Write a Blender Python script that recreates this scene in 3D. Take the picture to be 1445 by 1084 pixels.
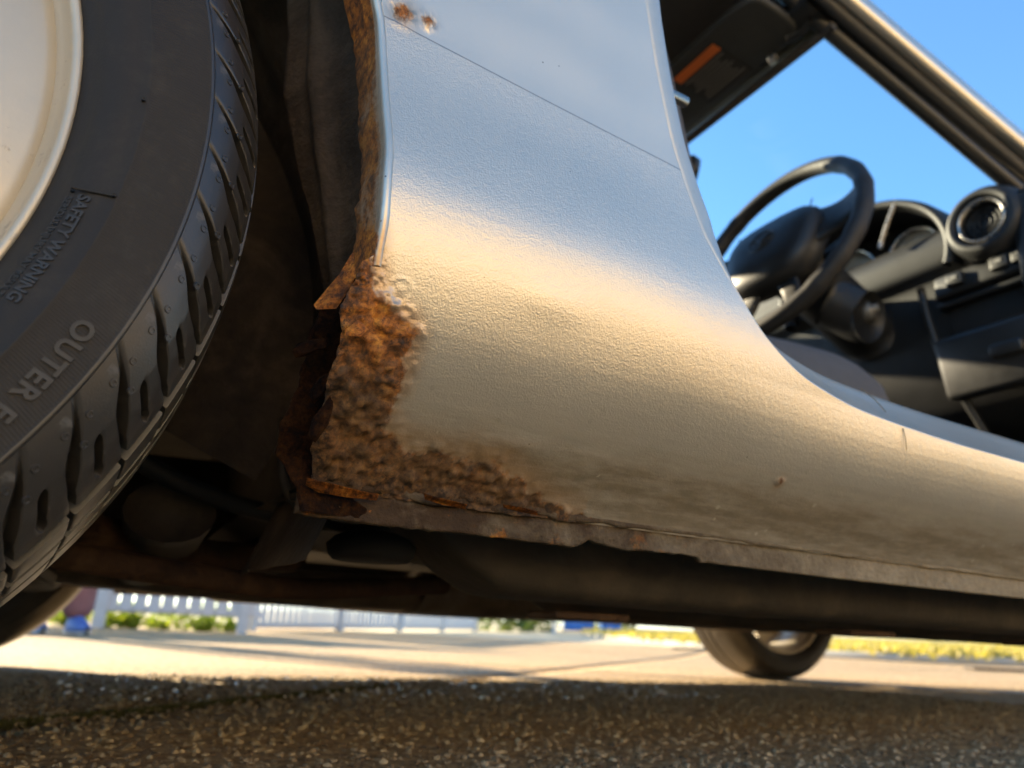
import bpy, bmesh, math, random
import numpy as np
from mathutils import Vector, Matrix
random.seed(7)
RNG = np.random.default_rng(11)
S = bpy.context.scene
for o_ in list(bpy.data.objects):
    bpy.data.objects.remove(o_)
COL = S.collection

# ------------------------------------------------------------------ camera
CAM = np.array([.2504, -1.1072, .0980])
YAW, PITCH, ROLL, FPX = .50712, .33232, .043876, 1027.3
Fw = Vector((math.sin(YAW)*math.cos(PITCH), math.cos(YAW)*math.cos(PITCH), math.sin(PITCH)))
Rt0 = Fw.cross(Vector((0, 0, 1))).normalized()
Up0 = Rt0.cross(Fw)
Rt = Rt0*math.cos(ROLL) + Up0*math.sin(ROLL)
Up = Up0*math.cos(ROLL) - Rt0*math.sin(ROLL)
cd = bpy.data.cameras.new('camera')
cd.sensor_width = 36.0
cd.lens = 36.0*FPX/1445.0
cd.clip_start = .02
cd.clip_end = 2000
cd.dof.use_dof = True
cd.dof.focus_distance = .352
cd.dof.aperture_fstop = 8.0
camera = bpy.data.objects.new('camera', cd)
COL.objects.link(camera)
m4 = Matrix((Rt, Up, -Fw)).transposed().to_4x4()
m4.translation = Vector(CAM)
camera.matrix_world = m4
S.camera = camera

# ------------------------------------------------------------------ light
SUN_DIR = Vector((-.30, .88, .40)).normalized()          # towards the sun
EL = math.asin(SUN_DIR.z)
AZ = math.atan2(SUN_DIR.x, SUN_DIR.y)
w = bpy.data.worlds.new('World')
S.world = w
w.use_nodes = True
nt = w.node_tree
for n in list(nt.nodes):
    nt.nodes.remove(n)
sky = nt.nodes.new('ShaderNodeTexSky')
sky.sky_type = 'NISHITA'
sky.sun_disc = False
sky.sun_elevation = EL
sky.sun_rotation = AZ
sky.air_density = .85
sky.dust_density = .15
sky.ozone_density = 3.0
bg = nt.nodes.new('ShaderNodeBackground')
bg.inputs[1].default_value = .12
wo = nt.nodes.new('ShaderNodeOutputWorld')
hs = nt.nodes.new('ShaderNodeHueSaturation')
hs.inputs['Saturation'].default_value = 1.10
hs.inputs['Hue'].default_value = .492
nt.links.new(sky.outputs[0], hs.inputs['Color'])
nt.links.new(hs.outputs[0], bg.inputs[0])
nt.links.new(bg.outputs[0], wo.inputs[0])
sl = bpy.data.lights.new('sun', 'SUN')
sl.energy = 5.0
sl.angle = math.radians(.5)
sl.color = (1.0, .83, .56)
sun = bpy.data.objects.new('sun', sl)
COL.objects.link(sun)
sun.rotation_euler = (-SUN_DIR).to_track_quat('-Z', 'Y').to_euler()
S.view_settings.view_transform = 'Standard'
S.view_settings.look = 'None'
S.view_settings.gamma = 1
S.view_settings.use_curve_mapping = False
S.view_settings.exposure = 1.95

# ------------------------------------------------------------------ numpy noise
_P = RNG.random((256, 256))
_P3 = RNG.random((64, 64, 64))
def vnoise(x, y):
    xi = np.floor(x).astype(int); yi = np.floor(y).astype(int)
    fx = x-xi; fy = y-yi
    fx = fx*fx*(3-2*fx); fy = fy*fy*(3-2*fy)
    a = _P[xi & 255, yi & 255]; b = _P[(xi+1) & 255, yi & 255]
    c = _P[xi & 255, (yi+1) & 255]; d = _P[(xi+1) & 255, (yi+1) & 255]
    return (a*(1-fx)+b*fx)*(1-fy)+(c*(1-fx)+d*fx)*fy
def fbm(x, y, oct=4, g=.5):
    s = 0; a = 1; t = 0
    for i in range(oct):
        s = s+a*vnoise(x*2**i+17.3*i, y*2**i+5.1*i); t += a; a *= g
    return s/t
def sstep(a, b, x):
    t = np.clip((x-a)/(b-a), 0, 1)
    return t*t*(3-2*t)

# ------------------------------------------------------------------ materials
def newmat(name):
    m = bpy.data.materials.new(name)
    m.use_nodes = True
    return m, m.node_tree, m.node_tree.nodes['Principled BSDF']
def N(nt, typ, **kw):
    n = nt.nodes.new(typ)
    for k, v in kw.items():
        if k.startswith('i_'):
            n.inputs[k[2:].replace('_', ' ')].default_value = v
        elif k.startswith('n_'):
            n.inputs[int(k[2:])].default_value = v
        else:
            setattr(n, k, v)
    return n
def noise(nt, scale, detail=4, rough=.55, vec=None, dist=0):
    n = N(nt, 'ShaderNodeTexNoise')
    n.inputs['Scale'].default_value = scale
    n.inputs['Detail'].default_value = detail
    n.inputs['Roughness'].default_value = rough
    n.inputs['Distortion'].default_value = dist
    if vec is not None:
        nt.links.new(vec, n.inputs['Vector'])
    return n.outputs['Fac']
def ramp(nt, fac, stops, interp='LINEAR'):
    r = N(nt, 'ShaderNodeValToRGB')
    r.color_ramp.interpolation = interp
    e = r.color_ramp.elements
    while len(e) < len(stops):
        e.new(.5)
    for el, (p, c) in zip(e, stops):
        el.position = p
        el.color = (*c, 1) if len(c) == 3 else c
    nt.links.new(fac, r.inputs[0])
    return r.outputs[0]
def g3(v):
    return (v, v, v)
def mix(nt, fac, a, b, typ='MIX'):
    n = N(nt, 'ShaderNodeMix', data_type='RGBA', blend_type=typ)
    for s, v in ((n.inputs[0], fac), (n.inputs[6], a), (n.inputs[7], b)):
        if isinstance(v, (int, float)):
            s.default_value = v
        elif isinstance(v, tuple):
            s.default_value = (*v, 1)
        else:
            nt.links.new(v, s)
    return n.outputs[2]
def mth(nt, op, a, b=None, c=None):
    n = N(nt, 'ShaderNodeMath', operation=op)
    for s, v in zip(n.inputs, (a, b, c)):
        if v is None:
            continue
        if isinstance(v, (int, float)):
            s.default_value = v
        else:
            nt.links.new(v, s)
    return n.outputs[0]
def bump(nt, h, strength, dist, prev=None):
    b = N(nt, 'ShaderNodeBump')
    b.inputs['Strength'].default_value = strength
    b.inputs['Distance'].default_value = dist
    nt.links.new(h, b.inputs['Height'])
    if prev is not None:
        nt.links.new(prev, b.inputs['Normal'])
    return b.outputs[0]
def obco(nt):
    return N(nt, 'ShaderNodeTexCoord').outputs['Object']
def simple(name, col, rough=.5, metal=0, var=.25, nscale=30, bmp=0, bscale=200, spec=.5, bdist=.001):
    m, t, p = newmat(name)
    co = obco(t)
    f = noise(t, nscale, 5, .6, co)
    c = mix(t, f, tuple(max(0, v*(1-var)) for v in col), tuple(min(1, v*(1+var)) for v in col))
    t.links.new(c, p.inputs['Base Color'])
    p.inputs['Metallic'].default_value = metal
    f2 = noise(t, nscale*1.7, 4, .6, co)
    r = mth(t, 'MULTIPLY_ADD', f2, .25, rough-.125)
    t.links.new(r, p.inputs['Roughness'])
    p.inputs['Specular IOR Level'].default_value = spec
    if bmp:
        t.links.new(bump(t, noise(t, bscale, 3, .6, co), bmp, bdist), p.inputs['Normal'])
    return m

def rust_color(t, co):
    a = noise(t, 105, 7, .7, co, .5)
    b = noise(t, 520, 5, .7, co)
    base = ramp(t, a, [(.25, (.030, .012, .006)), (.40, (.10, .036, .010)), (.53, (.38, .125, .012)), (.66, (.58, .25, .035)), (.85, (.28, .17, .08))])
    sp = ramp(t, b, [(.3, (.25, .2, .17)), (.52, (1, 1, 1)), (.75, (1.6, 1.45, 1.2))])
    return mix(t, 1.0, base, sp, 'MULTIPLY'), b

def paint_material(name='silver_paint', stone=True):
    m, t, p = newmat(name)
    co = obco(t)
    xyz = N(t, 'ShaderNodeSeparateXYZ'); t.links.new(co, xyz.inputs[0])
    X, Z = xyz.outputs[0], xyz.outputs[2]
    at_ = N(t, 'ShaderNodeAttribute', attribute_name='rust'); rust = at_.outputs['Fac']
    st_ = N(t, 'ShaderNodeAttribute', attribute_name='stain'); stain = st_.outputs['Fac']
    oc_ = N(t, 'ShaderNodeAttribute', attribute_name='ochre'); ochre = oc_.outputs['Fac']
    mott = noise(t, 14, 4, .6, co)
    flake = noise(t, 2600, 1, .5, co)
    paint = mix(t, mott, (.58, .515, .415), (.65, .585, .475))
    paint = mix(t, mth(t, 'MULTIPLY', flake, .22), paint, (.80, .76, .68))
    # fine dark dirt specks
    vo = N(t, 'ShaderNodeTexVoronoi'); vo.inputs['Scale'].default_value = 95
    t.links.new(co, vo.inputs['Vector'])
    spk = mth(t, 'LESS_THAN', vo.outputs['Distance'], .05)
    spk = mth(t, 'MULTIPLY', spk, mth(t, 'GREATER_THAN', noise(t, 30, 2, .5, co), .56))
    paint = mix(t, mth(t, 'MULTIPLY', spk, .75), paint, (.10, .07, .045))
    # road film, low down, with streaks
    mp = N(t, 'ShaderNodeMapping'); mp.inputs['Scale'].default_value = (9, 9, 60)
    t.links.new(co, mp.inputs[0])
    strk = noise(t, 3.0, 5, .65, mp.outputs[0])
    film = mth(t, 'MULTIPLY', stain, mth(t, 'MULTIPLY_ADD', strk, 1.3, .25))
    film = mth(t, 'MINIMUM', film, 1.0)
    dirtc = mix(t, noise(t, 120, 4, .6, co), (.085, .062, .034), (.22, .165, .095))
    col = mix(t, mth(t, 'MULTIPLY', film, .9), paint, dirtc)
    # pale mud splash dots
    vo2 = N(t, 'ShaderNodeTexVoronoi'); vo2.inputs['Scale'].default_value = 70
    t.links.new(co, vo2.inputs['Vector'])
    dots = mth(t, 'MULTIPLY', mth(t, 'LESS_THAN', vo2.outputs['Distance'], .12), mth(t, 'GREATER_THAN', noise(t, 26, 2, .5, co), .49))
    dots = mth(t, 'MULTIPLY', dots, mth(t, 'MINIMUM', mth(t, 'MULTIPLY', stain, 2.0), .8))
    col = mix(t, dots, col, (.42, .37, .28))
    col = mix(t, mth(t, 'MULTIPLY', ochre, mth(t, 'MULTIPLY_ADD', strk, .6, .55)), col, (.30, .135, .025))
    rc, rb = rust_color(t, co)
    edge = mth(t, 'MULTIPLY_ADD', noise(t, 230, 5, .7, co), .9, -.45)
    rm = ramp(t, mth(t, 'ADD', rust, edge), [(.30, g3(0)), (.64, g3(1))])
    brown = ramp(t, noise(t, 210, 7, .72, co, .4), [(.33, (.026, .014, .007)), (.5, (.095, .055, .024)), (.7, (.19, .115, .052))])
    rc2 = mix(t, ochre, brown, rc)
    rc2 = mix(t, .12, rc2, rc)
    ch_ = N(t, 'ShaderNodeAttribute', attribute_name='char')
    rc2 = mix(t, mth(t, 'MULTIPLY', ch_.outputs['Fac'], ramp(t, noise(t, 260, 6, .72, co), [(.38, g3(1)), (.58, g3(.15))])), rc2, (.020, .011, .006))
    col = mix(t, rm, col, rc2)
    t.links.new(col, p.inputs['Base Color'])
    met = mth(t, 'MULTIPLY', mth(t, 'SUBTRACT', 1.0, rm), mth(t, 'MULTIPLY_ADD', film, -.75, .82))
    t.links.new(met, p.inputs['Metallic'])
    ro = mth(t, 'MULTIPLY_ADD', film, .22, .33)
    ro = mth(t, 'MULTIPLY_ADD', mott, .08, ro)
    ro = mth(t, 'MULTIPLY_ADD', rm, .35, ro)
    ro = mth(t, 'MINIMUM', ro, .9)
    t.links.new(ro, p.inputs['Roughness'])
    t.links.new(mth(t, 'MULTIPLY', mth(t, 'SUBTRACT', 1.0, rm), .35), p.inputs['Coat Weight'])
    p.inputs['Coat Roughness'].default_value = .16
    # stone chip stipple below the masking line, finer skin above it
    line = mth(t, 'MULTIPLY_ADD', X, -.0735, .4211)
    below = mth(t, 'GREATER_THAN', mth(t, 'SUBTRACT', line, Z), 0.0)
    if not stone:
        below = mth(t, 'MULTIPLY', below, 0.0)
    h1 = noise(t, 980, 3, .5, co)
    h2 = noise(t, 330, 2, .5, co)
    hs = mth(t, 'MULTIPLY', mth(t, 'ADD', h1, mth(t, 'MULTIPLY', h2, .5)), mth(t, 'MULTIPLY_ADD', below, .93, .07))
    hr = noise(t, 640, 6, .78, co, .5)
    hh = mth(t, 'ADD', mth(t, 'MULTIPLY', hs, mth(t, 'SUBTRACT', 1.0, rm)), mth(t, 'MULTIPLY', mth(t, 'MULTIPLY', hr, rm), 3.6))
    groove = mth(t, 'SUBTRACT', 1.0, mth(t, 'MINIMUM', mth(t, 'MULTIPLY', mth(t, 'ABSOLUTE', mth(t, 'SUBTRACT', line, Z)), 1400), 1.0))
    if stone:
        hh = mth(t, 'SUBTRACT', hh, mth(t, 'MULTIPLY', groove, .12))
        col2 = mix(t, mth(t, 'MULTIPLY', groove, .75), col, (.10, .10, .11))
        t.links.new(col2, p.inputs['Base Color'])
    b = bump(t, hh, .24, .0012)
    t.links.new(b, p.inputs['Normal'])
    return m

PAINT = paint_material()
PAINT_PLAIN = paint_material('silver_paint_smooth', stone=False)

def rust_material(name, dark=1.0, scale=1.0):
    m, t, p = newmat(name)
    co = obco(t)
    rc, rb = rust_color(t, co)
    col = mix(t, 1.0, rc, (dark, dark*.92, dark*.85), 'MULTIPLY')
    t.links.new(col, p.inputs['Base Color'])
    p.inputs['Roughness'].default_value = .8
    p.inputs['Specular IOR Level'].default_value = .5 if dark > .5 else .12
    h = mth(t, 'ADD', noise(t, 300*scale, 6, .7, co), mth(t, 'MULTIPLY', noise(t, 80*scale, 3, .6, co), 1.5))
    t.links.new(bump(t, h, .8, .0022), p.inputs['Normal'])
    return m
RUST = rust_material('flaky_rust')
RUST_MID = rust_material('brown_scale', .38)
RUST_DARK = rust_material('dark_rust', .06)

def flange_material():
    m, t, p = newmat('scraped_underseal')
    co = obco(t)
    xyz = N(t, 'ShaderNodeSeparateXYZ'); t.links.new(co, xyz.inputs[0])
    a = noise(t, 35, 6, .68, co, .3)
    b = noise(t, 160, 5, .7, co)
    grey = mix(t, b, (.13, .098, .062), (.40, .325, .215))
    brn = mix(t, b, (.014, .008, .005), (.085, .050, .025))
    fwd = ramp(t, mth(t, 'ADD', mth(t, 'MULTIPLY_ADD', xyz.outputs[0], 1.5, -.55), mth(t, 'MULTIPLY_ADD', a, 1.2, -.6)), [(.05, g3(0)), (.75, g3(1))])
    col = mix(t, fwd, brn, grey)
    rc, _ = rust_color(t, co)
    col = mix(t, mth(t, 'MULTIPLY', ramp(t, noise(t, 48, 5, .7, co), [(.57, g3(0)), (.66, g3(.8))]), ramp(t, xyz.outputs[0], [(.42, g3(1)), (.62, g3(.12))])), col, rc)
    t.links.new(col, p.inputs['Base Color'])
    p.inputs['Roughness'].default_value = .7
    p.inputs['Specular IOR Level'].default_value = .18
    t.links.new(bump(t, mth(t, 'ADD', b, noise(t, 420, 4, .6, co)), .6, .002), p.inputs['Normal'])
    return m
FLANGE = flange_material()

def dirty_metal(name, c1, c2, c3, rough=.8, scale=12, bm=.6):
    m, t, p = newmat(name)
    co = obco(t)
    a = noise(t, scale, 6, .65, co, .5)
    b = noise(t, scale*9, 5, .65, co)
    col = ramp(t, a, [(.3, c1), (.52, c2), (.72, c3)])
    col = mix(t, mth(t, 'MULTIPLY', b, .5), col, mix(t, .5, c1, (0, 0, 0)))
    t.links.new(col, p.inputs['Base Color'])
    p.inputs['Roughness'].default_value = rough
    t.links.new(bump(t, mth(t, 'ADD', b, a), bm, .004), p.inputs['Normal'])
    return m
LINER = dirty_metal('dirty_wheelhouse', (.026, .018, .011), (.078, .052, .031), (.19, .132, .082), .75, 14)
UNDER = dirty_metal('underseal_brown', (.022, .016, .010), (.055, .040, .025), (.11, .082, .052), .7, 9, .4)
UNDER_RUST = dirty_metal('rusty_suspension', (.03, .014, .008), (.085, .040, .018), (.16, .088, .042), .8, 20, .5)
EXHAUST = dirty_metal('heat_stained_steel', (.16, .11, .07), (.30, .23, .16), (.40, .33, .25), .45, 18, .2)
BLACK = simple('black_plastic', (.011, .011, .011), .48, 0, .3, 40, .25, 900, .5, .0004)
BLACK_SOFT = simple('soft_black_trim', (.009, .009, .009), .55, 0, .3, 25, .3, 1300, .5, .0005)
LEATHER = simple('black_leather_rim', (.009, .0085, .0085), .62, 0, .35, 60, .3, 700, .5, .0005)
SEAL = simple('rubber_seal', (.013, .013, .012), .38, 0, .4, 50)
HEAD = simple('grey_headlining', (.055, .05, .045), .9, 0, .2, 60, .3, 900)
VISOR = simple('visor_vinyl', (.028, .029, .027), .55, 0, .2, 60, .3, 1200, .5, .0004)
SEATF = simple('dark_grey_seat_cloth', (.075, .075, .08), .85, 0, .2, 60, .3, 900)
CHROME = simple('satin_chrome', (.42, .39, .35), .28, 1, .08, 40)
ALLOY_C = simple('brushed_alloy', (.5, .5, .5), .35, .9, .1, 50)
DARKHOLE = simple('dark_void', (.006, .006, .006), .8, 0, .2, 20)  # near-black: paints shade into the cubby and drain sheets, plain black elsewhere
ORANGE = simple('orange_print', (.62, .14, .02), .5, 0, .12, 80)
PRINT = simple('grey_print', (.20, .19, .17), .6, 0, .2, 300)
LABELB = simple('black_label', (.02, .018, .016), .5, 0, .2, 100)
SOFTTOP = simple('black_canvas', (.02, .02, .02), .9, 0, .2, 40, .4, 900)

def rubber_material():
    m, t, p = newmat('tyre_rubber')
    co = obco(t)
    xyz = N(t, 'ShaderNodeSeparateXYZ'); t.links.new(co, xyz.inputs[0])
    a = noise(t, 22, 5, .65, co, .4)
    b = noise(t, 170, 5, .7, co)
    col = mix(t, a, (.022, .0195, .0170), (.040, .0355, .031))
    dust = ramp(t, mth(t, 'MULTIPLY_ADD', b, .55, mth(t, 'MULTIPLY', a, .55)), [(.56, g3(0)), (.78, g3(.35))])
    col = mix(t, dust, col, (.075, .067, .055))
    rr = mth(t, 'SQRT', mth(t, 'ADD', mth(t, 'POWER', xyz.outputs[0], 2.0), mth(t, 'POWER', xyz.outputs[2], 2.0)))
    wear = ramp(t, rr, [(.0, g3(0)), (.2835/1, g3(0)), (.2872, g3(1))])
    col = mix(t, mth(t, 'MULTIPLY', wear, mth(t, 'MULTIPLY_ADD', b, .6, .1)), col, (.15, .13, .105))
    scf = mth(t, 'MULTIPLY', ramp(t, noise(t, 75, 7, .75, co, .6), [(.57, g3(0)), (.66, g3(.55))]), mth(t, 'GREATER_THAN', rr, .2635))
    scf = mth(t, 'MULTIPLY', scf, ramp(t, noise(t, 9, 2, .5, co), [(.42, g3(0)), (.6, g3(1))]))
    col = mix(t, scf, col, (.17, .16, .145))
    t.links.new(col, p.inputs['Base Color'])
    ro = mth(t, 'MULTIPLY_ADD', a, .16, .26)
    ro = mth(t, 'MULTIPLY_ADD', scf, .4, ro)
    ro = mth(t, 'MULTIPLY_ADD', dust, .3, ro)
    t.links.new(ro, p.inputs['Roughness'])
    # fine radial knurl on the band between the step line and the shoulder
    ang = mth(t, 'ARCTAN2', xyz.outputs[2], xyz.outputs[0])
    kn = mth(t, 'SINE', mth(t, 'MULTIPLY_ADD', rr, 900, mth(t, 'MULTIPLY', ang, 1150)))
    band = mth(t, 'MULTIPLY', mth(t, 'GREATER_THAN', rr, .2362), mth(t, 'LESS_THAN', rr, .2590))
    # smooth swept patch cut into the knurl near the top
    sw = mth(t, 'GREATER_THAN', mth(t, 'SUBTRACT', mth(t, 'MULTIPLY', mth(t, 'SUBTRACT', ang, .33), .055), mth(t, 'SUBTRACT', .259, rr)), 0)
    band = mth(t, 'MULTIPLY', band, mth(t, 'SUBTRACT', 1.0, sw))
    h = mth(t, 'ADD', mth(t, 'MULTIPLY', mth(t, 'MULTIPLY', kn, band), .12), mth(t, 'MULTIPLY', noise(t, 1000, 3, .6, co), .22))
    t.links.new(bump(t, h, .5, .0009), p.inputs['Normal'])
    side_ = mth(t, 'LESS_THAN', rr, .2595)
    ro2 = mth(t, 'MULTIPLY_ADD', side_, .20, ro)
    t.links.new(mth(t, 'MULTIPLY_ADD', side_, -.34, .52), p.inputs['Specular IOR Level'])
    t.links.new(ro2, p.inputs['Roughness'])
    return m
RUBBER = rubber_material()

LETTER = simple('raised_rubber_lettering', (.029, .027, .025), .55, 0, .25, 80)
def alloy_material():
    m, t, p = newmat('silver_alloy_paint')
    co = obco(t)
    a = noise(t, 30, 5, .65, co)
    b = noise(t, 240, 5, .7, co)
    col = mix(t, a, (.55, .475, .355), (.64, .56, .43))
    xyz = N(t, 'ShaderNodeSeparateXYZ'); t.links.new(co, xyz.inputs[0])
    rr = mth(t, 'SQRT', mth(t, 'ADD', mth(t, 'POWER', xyz.outputs[0], 2.0), mth(t, 'POWER', xyz.outputs[2], 2.0)))
    near = ramp(t, rr, [(.17, g3(0)), (.205, g3(.32))])
    cor = ramp(t, mth(t, 'ADD', mth(t, 'MULTIPLY_ADD', noise(t, 26, 5, .7, co), .7, mth(t, 'MULTIPLY', b, .3)), mth(t, 'MULTIPLY', near, .35)), [(.66, g3(0)), (.74, g3(.75))])
    col = mix(t, cor, col, (.23, .16, .11))
    t.links.new(col, p.inputs['Base Color'])
    t.links.new(mth(t, 'MULTIPLY_ADD', cor, -.35, .38), p.inputs['Metallic'])
    t.links.new(mth(t, 'MULTIPLY_ADD', a, .12, .33), p.inputs['Roughness'])
    t.links.new(bump(t, mth(t, 'ADD', mth(t, 'MULTIPLY', b, .3), cor), .25, .0012), p.inputs['Normal'])
    return m
ALLOY = alloy_material()

def glass_material():
    m, t, p = newmat('windscreen_glass')
    out = t.nodes['Material Output']
    tr = N(t, 'ShaderNodeBsdfTransparent'); tr.inputs[0].default_value = (.90, .96, .98, 1)
    gl = N(t, 'ShaderNodeBsdfGlossy'); gl.inputs['Roughness'].default_value = .03
    fr = N(t, 'ShaderNodeFresnel'); fr.inputs[0].default_value = 1.45
    mx = N(t, 'ShaderNodeMixShader')
    t.links.new(mth(t, 'MULTIPLY', fr.outputs[0], .02), mx.inputs[0])
    t.links.new(tr.outputs[0], mx.inputs[1]); t.links.new(gl.outputs[0], mx.inputs[2])
    t.links.new(mx.outputs[0], out.inputs[0])
    return m
GLASS = glass_material()

# ------------------------------------------------------------------ mesh helpers
def mesh_obj(name, V, F, mat, parent=None, smooth=True, attrs=None):
    me = bpy.data.meshes.new(name)
    V = np.asarray(V, dtype=np.float32)
    if isinstance(F, np.ndarray):
        nv, nf, k = len(V), len(F), F.shape[1]
        me.vertices.add(nv); me.vertices.foreach_set('co', V.ravel())
        me.loops.add(nf*k); me.loops.foreach_set('vertex_index', F.astype(np.int32).ravel())
        me.polygons.add(nf)
        me.polygons.foreach_set('loop_start', np.arange(nf, dtype=np.int32)*k)
        me.update(calc_edges=True)
        me.validate()
    else:
        me.from_pydata([tuple(map(float, v)) for v in V], [], F)
    me.polygons.foreach_set('use_smooth', [smooth]*len(me.polygons))
    if attrs:
        for k, a in attrs.items():
            at = me.attributes.new(k, 'FLOAT', 'POINT')
            at.data.foreach_set('value', np.asarray(a, dtype=np.float32).ravel())
    mats = mat if isinstance(mat, (list, tuple)) else [mat]
    for mm in mats:
        me.materials.append(mm)
    ob = bpy.data.objects.new(name, me)
    COL.objects.link(ob)
    if parent is not None:
        ob.parent = parent
    return ob
def grid_faces(n, m, cu=False, cv=False):
    i = np.arange(n if cu else n-1); j = np.arange(m if cv else m-1)
    I, J = np.meshgrid(i, j, indexing='ij')
    a = I*m+J; b = ((I+1) % n)*m+J; c = ((I+1) % n)*m+(J+1) % m; d = I*m+(J+1) % m
    return np.stack([a, b, c, d], -1).reshape(-1, 4)
def grid_obj(name, P, mat, parent=None, cu=False, cv=False, attrs=None, smooth=True, flip=False):
    P = np.asarray(P); n, m = P.shape[:2]
    F = grid_faces(n, m, cu, cv)
    if flip:
        F = F[:, ::-1]
    return mesh_obj(name, P.reshape(-1, 3), F, mat, parent, smooth, attrs)
def bm_obj(name, bm, mat, parent=None, smooth=False):
    me = bpy.data.meshes.new(name)
    bmesh.ops.recalc_face_normals(bm, faces=bm.faces)
    bm.to_mesh(me); bm.free()
    me.polygons.foreach_set('use_smooth', [smooth]*len(me.polygons))
    for mm in (mat if isinstance(mat, (list, tuple)) else [mat]):
        me.materials.append(mm)
    ob = bpy.data.objects.new(name, me)
    COL.objects.link(ob)
    if parent is not None:
        ob.parent = parent
    return ob
def box_bm(bm, c, s, bev=0, seg=2, M=None):
    r = bmesh.ops.create_cube(bm, size=1)
    vs = r['verts']
    for v in vs:
        v.co = Vector((v.co.x*s[0], v.co.y*s[1], v.co.z*s[2]))
    if bev:
        es = list({e for v in vs for e in v.link_edges})
        rr = bmesh.ops.bevel(bm, geom=es, offset=bev, segments=seg, affect='EDGES', profile=.5)
        vs = list({v for f in rr['faces'] for v in f.verts} | {v for v in vs if v.is_valid})
    for v in vs:
        co = v.co
        if M is not None:
            co = M @ co
        v.co = co + Vector(c)
    return vs
def box(name, c, s, mat, parent=None, bev=.002, rot=None, seg=2):
    bm = bmesh.new()
    box_bm(bm, (0, 0, 0), s, bev, seg)
    ob = bm_obj(name, bm, mat, parent, smooth=bev > 0)
    ob.location = c
    if rot:
        ob.rotation_euler = rot
    return ob
def crom(pts, n):
    P = np.array(pts, float)
    if len(P) == 2:
        t = np.linspace(0, 1, n)[:, None]
        return P[0]*(1-t)+P[1]*t
    Q = np.vstack([2*P[0]-P[1], P, 2*P[-1]-P[-2]])
    out = []
    for t in np.linspace(0, len(P)-1-1e-9, n):
        i = int(t); f = t-i
        a, b, c, d = Q[i:i+4]
        out.append(.5*((2*b)+(-a+c)*f+(2*a-5*b+4*c-d)*f*f+(-a+3*b-3*c+d)*f**3))
    return np.array(out)
def sweep(path, prof, up=(0, 0, 1), closed=False):
    """prof: (m,2) section, first axis = side, second = up"""
    P = np.asarray(path, float); n = len(P)
    T = np.gradient(P, axis=0)
    if closed:
        T = np.roll(P, -1, 0)-np.roll(P, 1, 0)
    T /= np.linalg.norm(T, axis=1)[:, None]
    upv = np.array(up, float)
    Sd = np.cross(T, upv); Sd /= np.linalg.norm(Sd, axis=1)[:, None]
    U = np.cross(Sd, T)
    prof = np.asarray(prof, float)
    if prof.ndim == 2:
        prof = np.repeat(prof[None], n, 0)
    return P[:, None]+prof[..., :1]*Sd[:, None]+prof[..., 1:2]*U[:, None]
def circle_prof(r, m=12, ry=None):
    a = np.linspace(0, 2*np.pi, m, endpoint=False)
    return np.stack([r*np.cos(a), (ry or r)*np.sin(a)], -1)
def tube(name, pts, r, mat, parent=None, n=24, m=12, up=(0, 0, 1), ry=None, cap=True):
    P = crom(pts, n)
    G = sweep(P, circle_prof(r, m, ry), up)
    V = G.reshape(-1, 3); F = [tuple(f) for f in grid_faces(len(P), m, False, True)]
    if cap:
        F.append(tuple(range(m-1, -1, -1))); k = (len(P)-1)*m
        F.append(tuple(range(k, k+m)))
    return mesh_obj(name, V, F, mat, parent, True)
def lathe(prof, n, cy=0.0, a0=0, a1=2*np.pi, closed=True):
    """prof list of (r, yoff); axis = Y through origin"""
    prof = np.asarray(prof, float)
    a = np.linspace(a0, a1, n, endpoint=not closed)
    r, o = prof[:, 0], prof[:, 1]
    return np.stack([np.cos(a)[:, None]*r, np.broadcast_to(cy+o, (n, len(r))), np.sin(a)[:, None]*r], -1)
def empty(name, loc=(0, 0, 0), parent=None):
    o = bpy.data.objects.new(name, None)
    o.empty_display_size = .1
    o.location = loc
    COL.objects.link(o)
    if parent is not None:
        o.parent = parent
    return o
def tag(o, label=None, cat=None, group=None, kind=None):
    if label: o['label'] = label
    if cat: o['category'] = cat
    if group: o['group'] = group
    if kind: o['kind'] = kind
    return o

# ------------------------------------------------------------------ ground
def terrain(x, y):
    d = np.hypot(np.asarray(x, float)-.25, np.asarray(y, float)+1.1)
    t = np.clip(d-5.0, 0, None)
    return .017*(np.sqrt(t*t+1.0)-1.0)

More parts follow.
